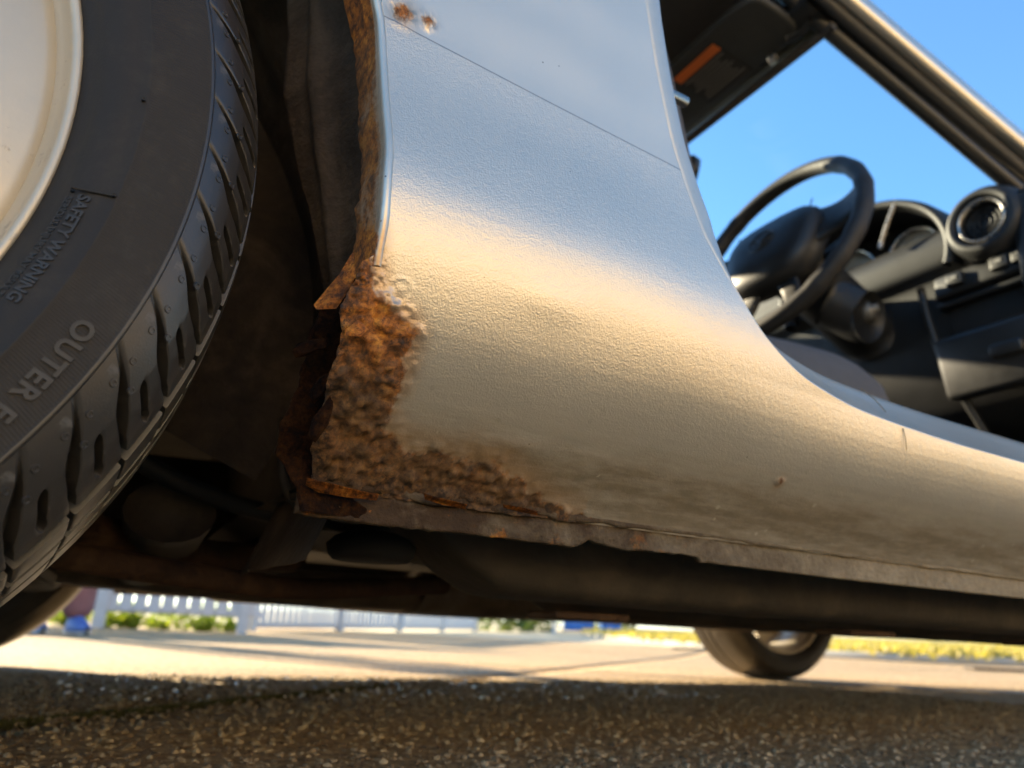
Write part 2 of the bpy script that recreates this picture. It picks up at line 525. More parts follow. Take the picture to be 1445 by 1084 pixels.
def concrete_material(name, tint, wet=.0):
    m, t, p = newmat(name)
    co = obco(t)
    a = noise(t, 1.4, 6, .6, co)
    b = noise(t, 55, 6, .75, co)
    vo = N(t, 'ShaderNodeTexVoronoi'); vo.inputs['Scale'].default_value = 130
    t.links.new(co, vo.inputs['Vector'])
    sc = N(t, 'ShaderNodeSeparateColor'); t.links.new(vo.outputs['Color'], sc.inputs[0])
    stone = ramp(t, sc.outputs[0], [(.0, (.10, .06, .035)), (.3, (.30, .22, .14)), (.6, (.46, .38, .26)), (.85, (.17, .13, .09)), (1., (.60, .56, .48))])
    mortar = ramp(t, b, [(.32, (.10, .075, .05)), (.5, (.27, .215, .15)), (.66, (.46, .39, .29))])
    inst = ramp(t, vo.outputs['Distance'], [(.28, g3(1)), (.42, g3(0))])
    col = mix(t, mth(t, 'MULTIPLY', inst, .75), mortar, stone)
    col = mix(t, mth(t, 'MULTIPLY', ramp(t, a, [(.35, g3(0)), (.7, g3(1))]), .45), col, mix(t, 1.0, col, (.55, .52, .48), 'MULTIPLY'))
    col = mix(t, 1.0, col, tint, 'MULTIPLY')
    t.links.new(col, p.inputs['Base Color'])
    t.links.new(mth(t, 'MULTIPLY_ADD', sc.outputs[1], .25, .68), p.inputs['Roughness'])
    p.inputs['Specular IOR Level'].default_value = .3
    h = mth(t, 'ADD', mth(t, 'MULTIPLY', inst, .8), b)
    t.links.new(bump(t, h, 1.0, .009), p.inputs['Normal'])
    return m
CONC = concrete_material('exposed_aggregate_concrete', (1.75, 1.50, 1.12))
def ground_far_material():
    m, t, p = newmat('pale_gravelly_ground')
    co = obco(t)
    a = noise(t, .5, 6, .65, co)
    b = noise(t, 18, 6, .75, co)
    col = mix(t, b, (.44, .36, .22), (.66, .57, .38))
    col = mix(t, ramp(t, a, [(.4, g3(0)), (.65, g3(.5))]), col, (.30, .25, .17))
    t.links.new(col, p.inputs['Base Color'])
    p.inputs['Roughness'].default_value = .9
    t.links.new(bump(t, b, .8, .01), p.inputs['Normal'])
    return m
FARG = ground_far_material()
MOSS = simple('moss_and_dirt', (.07, .07, .025), .95, 0, .6, 60, .8, 300)

def make_ground():
    # one sheet to the horizon, radial spacing
    rr = np.concatenate([np.linspace(0, 12, 49), 12*np.exp(np.linspace(.06, 4.3, 60))])
    aa = np.linspace(0, 2*np.pi, 144, endpoint=False)
    Rg, A = np.meshgrid(rr, aa, indexing='ij')
    x = .25+Rg*np.cos(A); y = -1.1+Rg*np.sin(A)
    z = terrain(x, y)-.016
    z = z-.03*sstep(40, 10, Rg)*0
    P = np.stack([x, y, z], -1)
    g = grid_obj('ground', P, FARG, None, cv=True)
    tag(g, kind='structure')
    return g
ground = make_ground()
# concrete slabs of the drive, laid at an angle to the car
JD = np.array([.757, .653]); JN = np.array([-.653, .757])
J0 = np.array([.2107, -.2239])
def make_slabs():
    gap = .006
    W1, W2 = 3.2, 3.0
    for i in range(-2, 3):
        for j in range(-3, 3):
            n1, n2 = 34, 34
            u = np.linspace(i*W1+gap/2-1.3, (i+1)*W1-gap/2-1.3, n1)
            v = np.linspace(j*W2+gap/2, (j+1)*W2-gap/2, n2)
            Ug, Vg = np.meshgrid(u, v, indexing='ij')
            x = J0[0]+Ug*JD[0]+Vg*JN[0]; y = J0[1]+Ug*JD[1]+Vg*JN[1]
            ex = np.minimum(np.minimum(Ug-u[0], u[-1]-Ug), np.minimum(Vg-v[0], v[-1]-Vg))
            z = terrain(x, y)+.0015*(fbm(x*3, y*3, 3)-.5)-.003*(ex < 1e-6)
            top = np.stack([x, y, z], -1)
            # skirt
            b = top.copy()
            V = top.reshape(-1, 3).tolist(); F = [tuple(f) for f in grid_faces(n1, n2)]
            ring = [k*n2 for k in range(n1)]+[(n1-1)*n2+k for k in range(1, n2)]+[k*n2+n2-1 for k in range(n1-2, -1, -1)]+[k for k in range(n2-2, 0, -1)]
            base = len(V)
            for k in ring:
                V.append((V[k][0], V[k][1], V[k][2]-.05))
            L = len(ring)
            for q in range(L):
                F.append((ring[q], base+q, base+(q+1) % L, ring[(q+1) % L]))
            mesh_obj('slab', V, F, CONC, ground, True)
make_slabs()
# the joint is pointed up with mortar further out
uf = np.linspace(.62, 7.5, 90); vf = np.linspace(-.006, .006, 4)
Uf, Vf = np.meshgrid(uf, vf, indexing='ij')
xf = J0[0]+Uf*JD[0]+Vf*JN[0]; yf = J0[1]+Uf*JD[1]+Vf*JN[1]
grid_obj('joint_filler', np.stack([xf, yf, terrain(xf, yf)+.0022+.0012*(fbm(Uf*40, Vf*200, 3)-.5)-.002*(np.abs(Vf) > .005)], -1), CONC, ground)
# moss and dirt in the joint
def make_moss():
    n = 5200
    u = RNG.uniform(-.6, .75, n); v = RNG.normal(0, .0045, n)*(1+1.2*np.exp(-((u+.0)/.25)**2)+.9*np.exp(-((u-.18)/.1)**2))
    x = J0[0]+u*JD[0]+v*JN[0]; y = J0[1]+u*JD[1]+v*JN[1]
    V = []; F = []
    for k in range(n):
        s = RNG.uniform(.0012, .0035); h = s*RNG.uniform(.6, 1.5)*math.exp(-(v[k]/.008)**2)+.0006
        z0 = -.004+.003*RNG.random()
        a = RNG.uniform(0, 6.28)
        b = len(V)
        for q in range(3):
            V.append((x[k]+s*math.cos(a+q*2.094), y[k]+s*math.sin(a+q*2.094), z0))
        V.append((x[k], y[k], z0+h+.003))
        F += [(b, b+1, b+3), (b+1, b+2, b+3), (b+2, b, b+3)]
    o = mesh_obj('moss', V, F, MOSS, None, False)
    tag(o, 'dull green moss and dirt filling the joint between two slabs', 'moss', kind='stuff')
make_moss()
# loose grit and chippings
def grit(name, n, xr, yr, sr, mat, label, seed):
    r = np.random.default_rng(seed)
    bm = bmesh.new(); bmesh.ops.create_icosphere(bm, subdivisions=1, radius=1)
    B = np.array([v.co[:] for v in bm.verts]); BF = np.array([[v.index for v in f.verts] for f in bm.faces]); bm.free()
    k = len(B)
    c = np.stack([r.uniform(*xr, n), r.uniform(*yr, n), np.zeros(n)], -1)
    s = r.uniform(0, 1, n)**3*(sr[1]-sr[0])+sr[0]
    c[:, 2] = terrain(c[:, 0], c[:, 1])+s*(.05 if n > 2000 else .3)
    V = np.empty((n, k, 3))
    for i in range(n):
        q = B*r.uniform(.6, 1.25, (k, 1))*s[i]
        a = r.uniform(0, 6.28); ca, sa = math.cos(a), math.sin(a)
        q = q*np.array([1, r.uniform(.6, 1), r.uniform(.45, .8)])
        V[i] = np.stack([q[:, 0]*ca-q[:, 1]*sa, q[:, 0]*sa+q[:, 1]*ca, q[:, 2]], -1)+c[i]
    F = (BF[None]+np.arange(n)[:, None, None]*k).reshape(-1, 3)
    o = mesh_obj(name, V.reshape(-1, 3), F, mat, None, False)
    tag(o, label, 'gravel', kind='stuff')
def grit_mat(name, c1, c2, rough, spec=.5):
    m, t, p = newmat(name)
    ge = N(t, 'ShaderNodeNewGeometry')
    col = mix(t, ge.outputs['Random Per Island'], c1, c2)
    t.links.new(col, p.inputs['Base Color'])
    p.inputs['Roughness'].default_value = rough
    p.inputs['Specular IOR Level'].default_value = spec
    return m
grit('grit', 46000, (.15, 2.1), (-.72, .50), (.0008, .0046), grit_mat('brown_grit', (.09, .055, .03), (.50, .41, .28), .85), 'loose brown grit scattered over the shaded concrete', 3)
grit('chippings', 800, (.25, 1.4), (.0, .48), (.0010, .0055), grit_mat('pale_chippings', (.55, .55, .56), (.92, .92, .93), .06, 1.0), 'small pale glinting chippings on the shaded concrete', 4)

# ------------------------------------------------------------------ the car
car = empty('car', (0, 0, 0))
tag(car, 'silver two-seat sports car with badly rusted sill and open door', 'car')
ZC = .288                                                    # wheel centre height
ZP = [.10, .148, .165, .178, .19, .205, .22, .235, .25, .265, .28, .295, .31, .325, .34, .355, .37, .385, .40, .45, .55, .75]
OP = [.742, .745, .748, .760, .7735, .788, .7985, .8065, .812, .8165, .819, .8205, .820, .8185, .8168, .8152, .8142, .8138, .8140, .8172, .827, .845]
def o_of(z):
    # smooth interpolation of the section
    z = np.asarray(z, float)
    return (np.interp(z-.006, ZP, OP)+np.interp(z, ZP, OP)*2+np.interp(z+.006, ZP, OP)+np.interp(z-.011, ZP, OP)*.5+np.interp(z+.011, ZP, OP)*.5)/5

def o_at(x, z):
    c = np.clip(np.asarray(z)-.205, 0, .05)
    return o_of(z)-.17*sstep(.50, .78, x)*c*c/(c+.014)
ARCH = np.array([(.3424, .245), (.3412, .2617), (.3412, .2768), (.3400, .3011), (.3393, .3184), (.3363, .3425), (.3325, .3716), (.3292, .3928), (.3255, .4059)])
def arch_pt(t):
    """t in [0,1]: front lip of the rear arch from the sill up and over to the top"""
    a0 = math.asin((.4059-ZC)/.347)
    if t < .5:
        P = crom(ARCH, 60)
        f = t/.5*59; i = min(int(f), 58); q = P[i]*(1-(f-i))+P[i+1]*(f-i)
        return q
    a = a0+(math.pi/2-a0)*(t-.5)/.5
    return np.array([.3465*math.cos(a), ZC+.3465*math.sin(a)])
RUSTL = np.array([(.3393, .1624), (.3361, .1713), (.3324, .1804), (.3319, .1915), (.3307, .2069), (.3315, .226), (.3269, .2361), (.3309, .2485), (.3325, .2560), (.3395, .2625), (.3412, .2680)])
CREASE = np.array([(1.78, .2475), (1.5, .2478), (1.2, .248), (.98, .2482), (.8899, .2484), (.8117, .2490), (.7402, .2513), (.6889, .2540), (.6469, .2599), (.6183, .2675), (.5894, .2827), (.5667, .3048), (.5466, .3348), (.5390, .354), (.5293, .382), (.5200, .4085), (.5082, .4501), (.4977, .4919)])
# panel rows: left end / right end
def build_panel_rows():
    Lp = []; Rp = []
    # lower sill
    n = 92
    for k in range(n):
        t = k/n; z = .1625+(.242-.1625)*t
        x = np.interp(z, RUSTL[:, 1], RUSTL[:, 0])
        Lp.append((x, z)); Rp.append((1.78, .166+(.2475-.166)*t))
    # along the crease to the corner of the opening
    cr = crom(CREASE, 400)
    d = np.r_[0, np.cumsum(np.hypot(*np.diff(cr, axis=0).T))]
    xs_corner = d[np.argmin(abs(cr[:, 0]-.60))]
    n = 44
    for k in range(n):
        t = k/n; z = .242+(.2617-.242)*t
        x = np.interp(z, RUSTL[:, 1], RUSTL[:, 0])
        q = xs_corner*(1-(1-t)**1.6)
        Lp.append((x, z)); Rp.append((np.interp(q, d, cr[:, 0]), np.interp(q, d, cr[:, 1])))
    n = 120
    for k in range(n):
        t = k/n
        z = .2617+(.4059-.2617)*t
        P = crom(ARCH, 60)
        x = np.interp(z, P[:, 1], P[:, 0]) if z > .268 else np.interp(z, RUSTL[:, 1], RUSTL[:, 0])
        q = xs_corner+(d[-1]-xs_corner)*t
        Lp.append((x, z)); Rp.append((np.interp(q, d, cr[:, 0]), np.interp(q, d, cr[:, 1])))
    top = crom([(.4977, .4919), (.486, .56), (.478, .66), (.47, .735), (.40, .745), (.2, .745), (0, .745)], 40)
    for k in range(40):
        t = k/39
        Lp.append(tuple(arch_pt(.5+.5*t))); Rp.append(tuple(top[k]))
    return np.array(Lp), np.array(Rp)
LP, RP = build_panel_rows()
NR = len(LP); NC = 400
lowL = sstep(.262, .255, LP[:, 1])
LP[:, 0] += lowL*(.0045*(fbm(LP[:, 1]*130, LP[:, 1]*0+3.3, 4, .6)-.5))
tt = np.linspace(0, 1, NC)
Ln = np.hypot(*(RP-LP).T)
wl = sstep(.25, .8, Ln)[:, None]
G = tt[None]*(1-wl)+(.35*tt+.65*tt**3)[None]*wl
PX = LP[:, :1]+(RP[:, :1]-LP[:, :1])*G
PZ = LP[:, 1:]+(RP[:, 1:]-LP[:, 1:])*G
PO = o_at(PX, PZ)
# the sill section loses the concave waist ahead of the corner
P3 = np.stack([PX, -PO, PZ], -1)
def poly_sd(px, pz, poly):
    """signed distance, negative inside"""
    poly = np.asarray(poly, float)
    a = poly; b = np.roll(poly, -1, 0)
    dmin = np.full(px.shape, 1e9); ins = np.zeros(px.shape, bool)
    for (x0, z0), (x1, z1) in zip(a, b):
        ex, ez = x1-x0, z1-z0
        t = np.clip(((px-x0)*ex+(pz-z0)*ez)/(ex*ex+ez*ez), 0, 1)
        dmin = np.minimum(dmin, np.hypot(px-x0-t*ex, pz-z0-t*ez))
        c = (z0 > pz) != (z1 > pz)
        with np.errstate(divide='ignore', invalid='ignore'):
            xi = x0+(pz-z0)/(z1-z0 if z1 != z0 else 1e-12)*ex
        ins ^= c & (px < xi)
    return np.where(ins, -dmin, dmin)
RUST_POLY = [(.30, .272), (.3345, .2715), (.3366, .2622), (.3405, .2509), (.3457, .2414), (.3603, .2359), (.3643, .2308), (.3644, .221), (.3648, .2119), (.364, .2022), (.3641, .1938), (.3729, .1875), (.3821, .184), (.4121, .186), (.4331, .1851), (.451, .1787), (.4702, .1719), (.50, .166), (.50, .12), (.30, .12)]
sd = poly_sd(PX, PZ, RUST_POLY)
nz = fbm(PX*120, PZ*120, 4, .6)-.5
rust = 1/(1+np.exp((sd+nz*.010)/.0018))
# small scabs: at the arch top and one on the sill
def scab(cx, cz, r):
    return np.exp(-((PX-cx)**2+(PZ-cz)**2)/(r*r))
rust = np.maximum(rust, .95*scab(.338, .4035, .006)*(fbm(PX*420, PZ*420, 3)+.35))
rust = np.maximum(rust, .8*scab(.352, .4060, .005)*(fbm(PX*520, PZ*520, 3)+.3))
rust = np.maximum(rust, .75*scab(.634, .2015, .0026))
rust = np.clip(rust, 0, 1)
ochre = np.clip(sstep(.196, .238, PZ)*rust*1.1+.30*rust*(fbm(PX*60, PZ*60, 3)-.40), 0, 1)
ochre = np.maximum(ochre, .75*sstep(.013, 0, np.abs(sd))*sstep(.185, .225, PZ)*(PX < .39))
stain_r = .8*sstep(.014, .0, sd)*(PX < .50)*sstep(.235, .2, PZ)
ochre = np.maximum(ochre, .42*sstep(.016, .0, sd)*(PZ < .2)*(PX < .50)*(rust < .6))
ochre = np.maximum(ochre, .6*scab(.634, .2005, .004))
ochre = np.maximum(ochre, .8*scab(.3385, .404, .009))
stain = 1.05*sstep(.214, .176, PZ+.02*(fbm(PX*14, PZ*30, 4)-.5))+.28*sstep(.25, .18, PZ)
stain = np.clip(np.maximum(stain*(.55+.45*sstep(1.3, .4, PX)), stain_r), 0, 1)
# relief: scaly rust, blisters along its edge, swollen lines in the coating
h = rust*(.0046*(fbm(PX*95, PZ*95, 3)-.35)+.0050*(fbm(PX*320, PZ*320, 4, .68)-.5))
cell = np.abs(vnoise(PX*190+9, PZ*190)-.5)*2
h += rust*.0022*(cell**1.5)
edge_m = np.exp(-((sd-.003)/.0035)**2)*(PX > .337)
h += edge_m*.0008*sstep(.5, .8, fbm(PX*230, PZ*230, 2))
for (bx, bz, br, bh) in [(.348, .2465, .0020, .0016), (.3475, .2433, .0014, .0012), (.352, .2418, .0012, .0006), (.357, .2390, .0017, .0010), (.3398, .2550, .0016, .0012), (.3425, .2575, .0012, .0009), (.3665, .2260, .0014, .0010), (.367, .2185, .0016, .0009), (.3445, .2432, .0022, .0030), (.3500, .1945, .0030, .0022), (.3560, .1905, .0036, .0030), (.3480, .2020, .0034, .0024), (.3690, .2110, .0007, .0007), (.4350, .1745, .0022, .0011)]:
    h += .40*bh*np.exp(-((PX-bx)**2+((PZ-bz)*1.3)**2)/(br*br))
ringd = np.hypot(PX-.3530, (PZ-.2485)*1.1)
h += .00016*np.exp(-((ringd-.0058)/.0012)**2)+.0002*np.exp(-(ringd/.0022)**2)
h += .00045*np.exp(-((PZ-.2415-.10*(PX-.352))/.0013)**2)*sstep(.340, .347, PX)*sstep(.364, .357, PX)
# crawl line low on the sill: wrinkled coating
wl_ = .196-.045*(PX-.36)+.004*np.sin(PX*30)
h += .0008*np.exp(-((PZ-wl_)/.0035)**2)*(fbm(PX*170, PZ*260, 3))*sstep(.355, .38, PX)*sstep(.75, .5, PX)
h += .0006*sstep(.2, .17, PZ)*(fbm(PX*90, PZ*260, 3)-.5)
# very shallow press dents so reflections wander like thin sheet steel
h += .0009*(fbm(PX*9, PZ*16, 2)-.5)+.0006*np.exp(-(((PX-.435)/.022)**2+((PZ-.262)/.010)**2))
# open, rotten lower edge
n_ = np.cross(np.gradient(P3, axis=1), np.gradient(P3, axis=0))
n_ /= np.linalg.norm(n_, axis=2)[..., None]+1e-12
n_[n_[..., 1] > 0] *= -1
P3 = P3+n_*h[..., None]
# returned edge along the arch and rotten side
E0 = P3[:, :1].copy(); E0[..., 1] += .0022; E0[..., 0] += .0006
E1 = P3[:, :1].copy(); E1[..., 1] += .0055; E1[..., 0] += .004
P3 = np.concatenate([E1, E0, P3], 1)
def ext(a, mul=1.0):
    return np.concatenate([a[:, :1]*mul, a[:, :1]*mul, a], 1)
lx_ = np.repeat(LP[:, :1], NC, 1)
char = np.clip(.9*sstep(.012, .001, PX-lx_)*sstep(.262, .25, PZ)+.85*sstep(.176, .167, PZ)*sstep(.55, .45, PX)+.55*sstep(.50, .62, fbm(PX*110+3, PZ*150, 4, .6)), 0, 1)
rust_e, ochre_e, stain_e, char_e = ext(rust), ext(ochre), ext(stain), ext(char)
panel = grid_obj('quarter_panel', P3, PAINT, car, attrs={'rust': rust_e, 'ochre': ochre_e, 'stain': stain_e, 'char': char_e})
panel['label'] = 'silver rear quarter and sill panel, rotted through at its lower rear corner'

# rusty arch lip with its returned flange
def make_arch_lip():
    t = np.linspace(.04, 1, 150)
    A = np.array([arch_pt(q) for q in t])
    tan = np.gradient(A, axis=0); tan /= np.linalg.norm(tan, axis=1)[:, None]
    nrm = np.stack([-tan[:, 1], tan[:, 0]], -1)            # towards the wheel
    nrm[nrm[:, 0] > 0] *= 1
    prof = [(-.0006, .0004), (.0008, -.0012), (.0022, -.0016), (.0036, -.0008), (.0045, .0014), (.0050, .0045), (.0058, .009), (.0066, .014), (.0072, .020), (.0078, .025), (.0072, .0262)]
    Pts = np.zeros((len(t), len(prof), 3))
    for k, (a, b) in enumerate(prof):
        wob = (fbm(A[:, 0]*0+k*.4, A[:, 1]*50, 3)-.5)*(.0025 if k > 5 else .0006)
        if k >= 9:
            wob = wob+(fbm(A[:, 1]*140, A[:, 1]*0, 4)-.5)*.005
        Pts[:, k, 0] = A[:, 0]+nrm[:, 0]*(a+wob)
        Pts[:, k, 2] = A[:, 1]+nrm[:, 1]*(a+wob)
        Pts[:, k, 1] = -o_of(A[:, 1])+b
    Zz = np.repeat(A[:, 1:], len(prof), 1); K = np.repeat(np.arange(len(prof))[None], len(t), 0)
    r = (.62+.5*(fbm(Zz*60, K*.5, 3)-.5))*sstep(3.5, 6, K)+sstep(.36, .395, Zz)*sstep(3.5, 6, K)+sstep(.278, .266, Zz)*sstep(2, 4, K)*.9+.5*sstep(8, 10, K)
    oc = .45*sstep(4, 6, K)+.5*sstep(.37, .41, Zz)*sstep(2, 5, K)+.7*sstep(.285, .268, Zz)
    stn = .75*sstep(3, 5, K)
    ob = grid_obj('arch_lip', Pts, PAINT_PLAIN, car, attrs={'rust': np.clip(r, 0, 1), 'ochre': np.clip(oc, 0, 1), 'stain': stn})
    ob['label'] = 'rolled wheel arch edge stained brown with rust'
make_arch_lip()

# pinch weld flange below the sill with a nibbled lower edge
def make_flange():
    xs = np.concatenate([np.linspace(.3335, .62, 230), np.linspace(.622, 1.78, 200)])
    bot = np.interp(xs, [.3335, .3839, .422, .4765, .4978, .501, .5074, .515, .5313, .555, .58, .5937, .5972, .7374, .9868, 1.78], [.1496, .1482, .1492, .1488, .1488, .1500, .1538, .1525, .1506, .1512, .1517, .1515, .1482, .1474, .1482, .148])
    bot = bot+.0022*(fbm(xs*150, xs*0+1.7, 4, .6)-.5)*sstep(.75, .55, xs)
    top = np.full_like(xs, .1690)
    rows = np.linspace(0, 1, 14)
    def sheet(y0, k):
        Z = bot[:, None]+(top-bot)[:, None]*rows[None]
        Y = np.broadcast_to(y0, Z.shape)+.0042*(fbm(xs[:, None]*70+k, Z*140, 4)-.5)*(.35+.65*sstep(.75, .5, xs))[:, None]
        return np.stack([np.broadcast_to(xs[:, None], Z.shape), Y, Z], -1)
    A = sheet(-.7475, 0); B = sheet(-.7435, 3)
    P = np.concatenate([A[:, ::-1], B], 1)
    return grid_obj('sill_flange', P, FLANGE, car, cv=True)
flange = make_flange()
flange['label'] = 'scraped grey-brown pinch weld flange with nibbled lower edge'
# lip of sealer and torn metal between panel and flange
def make_seam():
    xs = np.linspace(.338, 1.78, 420)
    base = .1655+.0030*(fbm(xs*45, xs*0+8, 4)-.5)
    P = np.stack([xs, np.full_like(xs, -.7495), base], -1)
    r = .0016+.0030*fbm(xs*70, xs*0+2, 3)*sstep(.62, .40, xs)
    a = np.linspace(0, 2*np.pi, 8, endpoint=False)
    Q = P[:, None]+np.stack([np.zeros((len(xs), 8)), r[:, None]*np.cos(a)*.55, r[:, None]*np.sin(a)], -1)
    grid_obj('seam_sealer', Q, [FLANGE], car, cv=True)
make_seam()

# jamb and sill step round the door opening
def make_jamb():
    top = crom([(.4977, .4919), (.486, .56), (.478, .66), (.47, .735)], 14)[1:]
    A = np.vstack([crom(CREASE, 150), top])
    tan = np.gradient(A, axis=0); tan /= np.linalg.norm(tan, axis=1)[:, None]
    nrm = np.stack([tan[:, 1], -tan[:, 0]], -1)
    nrm[(nrm[:, 0]*1+nrm[:, 1]) < 0] *= -1
    sill = np.array([(-.0010, .0008), (.0012, .0004), (.003, .0024), (.012, .0105), (.022, .0185), (.030, .0240), (.0345, .0285), (.0368, .0350), (.0368, .0450), (.030, .060), (.020, .075), (.015, .16)])
    pil = np.array([(-.0010, .0008), (.002, .0000), (.006, .0004), (.011, .0014), (.016, .0036), (.0195, .0070), (.0215, .0115), (.0225, .0180), (.0225, .0300), (.0225, .050), (.022, .075), (.022, .13)])
    wgt = sstep(.285, .36, A[:, 1])[:, None, None]
    pr = sill[None]*(1-wgt)+pil[None]*wgt
    P = np.zeros((len(A), len(sill), 3))
    P[..., 0] = A[:, :1]+nrm[:, :1]*pr[..., 0]
    P[..., 2] = A[:, 1:]+nrm[:, 1:]*pr[..., 0]
    P[..., 1] = -o_at(A[:, 0], A[:, 1])[:, None]+pr[..., 1]
    # subdivide across for smooth roll
    m = 40; k = np.linspace(0, len(sill)-1, m); i = np.minimum(k.astype(int), len(sill)-2); f = (k-i)[None, :, None]
    P = P[:, i]*(1-f)+P[:, i+1]*f
    z0 = np.zeros(P.shape[:2])
    ob = grid_obj('door_jamb', P, PAINT_PLAIN, car, attrs={'rust': z0, 'ochre': z0, 'stain': z0+.10})
    ob['label'] = 'smooth silver door opening edge and sill step'
make_jamb()
# door striker on the rear jamb
st = lathe([(0, 0), (.0065, 0), (.0075, .002), (.0075, .010), (.0065, .012), (.0042, .014), (.0042, .030), (0, .030)], 20)
so = grid_obj('door_striker', st, CHROME, car, cu=True)
so.location = (.543, -.776, .4815); so.rotation_euler = (0, 0, -math.pi/2)

tube('sealer_joint', [(.7395, -.8068, .2500), (.7420, -.8060, .2440), (.7440, -.8045, .2350)], .0003, FLANGE, car, 8, 6, up=(1, 0, 0))
tube('sealer_joint', [(.727, -.786, .2835), (.729, -.794, .2740), (.731, -.801, .2620)], .0004, FLANGE, car, 8, 6, up=(1, 0, 0))
# dark rotten inner skin behind the hole, and loose flakes of scale
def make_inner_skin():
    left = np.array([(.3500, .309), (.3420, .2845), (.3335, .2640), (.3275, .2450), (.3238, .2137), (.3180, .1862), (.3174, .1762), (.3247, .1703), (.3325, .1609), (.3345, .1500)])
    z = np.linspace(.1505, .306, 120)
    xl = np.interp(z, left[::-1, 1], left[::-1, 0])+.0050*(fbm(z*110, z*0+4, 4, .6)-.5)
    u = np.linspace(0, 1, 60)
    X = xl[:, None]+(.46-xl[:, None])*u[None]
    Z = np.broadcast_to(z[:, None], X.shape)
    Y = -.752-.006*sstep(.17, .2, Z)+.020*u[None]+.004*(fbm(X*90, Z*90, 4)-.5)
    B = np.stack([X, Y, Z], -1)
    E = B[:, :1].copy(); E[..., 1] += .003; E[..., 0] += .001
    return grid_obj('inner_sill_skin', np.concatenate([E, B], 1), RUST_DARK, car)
inner = make_inner_skin()
inner['label'] = 'dark corroded inner sill with ragged edge'
def flake(pts, thick, mat, yaw=0.0, curl=.002):
    """irregular scale plate: polygon in xz at y given per point"""
    P = np.array(pts, float)
    c = P.mean(0); n = len(P)
    rings = []
    for s in (0.0, .35, .7, 1.0):
        rings.append(c+(P-c)*s)
    V = []; F = []
    for side in (0, 1):
        base = len(V)
        for k, rg in enumerate(rings):
            if k == 0:
                V.append(tuple(c+np.array([0, side*thick-.0012, 0])))
                continue
            for q, pnt in enumerate(rg):
                j = RNG.normal(0, .0005, 3)
                V.append(tuple(pnt+j+np.array([0, side*thick*(1.0 if k < 3 else .6), 0])))
        for q in range(n):
            F.append((base, base+1+q, base+1+(q+1) % n))
            for k in range(2):
                a = base+1+k*n; b = a+n
                F.append((a+q, b+q, b+(q+1) % n, a+(q+1) % n))
    H = len(V)//2
    for q in range(n):
        a = 1+2*n+q; b = 1+2*n+(q+1) % n
        F.append((a, a+H, b+H, b))
    o = mesh_obj('rust_flake', V, F, mat, panel, True)
    md = o.modifiers.new('sub', 'SUBSURF'); md.levels = 1; md.render_levels = 1
    return o
flake([(.3405, -.800, .2730), (.3375, -.799, .2650), (.3350, -.797, .2560), (.3325, -.795, .2490), (.3285, -.793, .2400), (.3210, -.789, .2385), (.3200, -.787, .2420), (.3245, -.788, .2495), (.3290, -.790, .2590), (.3330, -.793, .2690), (.3370, -.797, .2760)], .0016, RUST)
flake([(.3315, -.779, .2235), (.3270, -.778, .2245), (.3225, -.777, .2205), (.3175, -.775, .2185), (.3160, -.774, .2220), (.3190, -.774, .2265), (.3240, -.776, .2290), (.3300, -.779, .2300)], .003, RUST_DARK)
flake([(.3365, -.807, .2305), (.3405, -.808, .2275), (.3385, -.809, .2215), (.3325, -.806, .2235), (.3310, -.805, .2255)], .0014, RUST)
flake([(.3335, -.788, .1990), (.3305, -.787, .1950), (.3270, -.784, .1880), (.3260, -.782, .1800), (.3300, -.783, .1780), (.3340, -.787, .1860), (.3350, -.789, .1950)], .002, RUST_DARK)
flake([(.3345, -.776, .2150), (.3300, -.774, .2120), (.3265, -.772, .2030), (.3290, -.773, .1985), (.3335, -.776, .2030)], .002, RUST_DARK)
flake([(.3350, -.757, .1655), (.3450, -.758, .1640), (.3600, -.757, .1630), (.3720, -.756, .1625), (.3710, -.754, .1600), (.3560, -.754, .1595), (.3420, -.755, .1600), (.3350, -.755, .1620)], .0014, RUST_MID)
flake([(.396, -.7570, .1660), (.410, -.7585, .1640), (.421, -.7585, .1632), (.4205, -.756, .1612), (.408, -.755, .1618), (.397, -.755, .1638)], .0014, RUST_MID)
flake([(.443, -.7570, .1665), (.456, -.7580, .1650), (.467, -.7575, .1645), (.466, -.756, .1628), (.452, -.755, .1630), (.444, -.755, .1645)], .0014, RUST_MID)

# ------------------------------------------------------------------ wheels
TY = [(.2045, .0805), (.2085, .0865), (.2120, .0878), (.2165, .0940), (.2225, .0990), (.2290, .1010), (.2345, .1018), (.2350, .1022), (.2358, .1022), (.2364, .1016), (.2430, .1016), (.2510, .1010), (.2575, .0999), (.2590, .0997), (.2598, .1001), (.2606, .0998), (.2612, .0990), (.2650, .0968), (.2700, .0932), (.2755, .0882), (.2800, .0825), (.2838, .0755), (.2862, .0670), (.2875, .0560), (.2882, .0420), (.2886, .0200), (.2887, .0)]
TYA = np.array(TY)
I_SH = 16
def tyre_s():
    d = np.r_[0, np.cumsum(np.hypot(*np.diff(TYA, axis=0).T))]
    return d
TS = tyre_s()
S_SH = TS[I_SH]; S_END = TS[-1]
def tprof(s):
    """s measured from shoulder line over the crown to the far shoulder"""
    full = 2*(S_END-S_SH)
    s = np.asarray(s, float)
    q = np.where(s <= full/2, s, full-s)
    r = np.interp(q+S_SH, TS, TYA[:, 0]); of = np.interp(q+S_SH, TS, TYA[:, 1])
    of = np.where(s <= full/2, of, -of)
    return r, of
SFULL = 2*(S_END-S_SH)
NB = 66
PER = 2*math.pi/NB
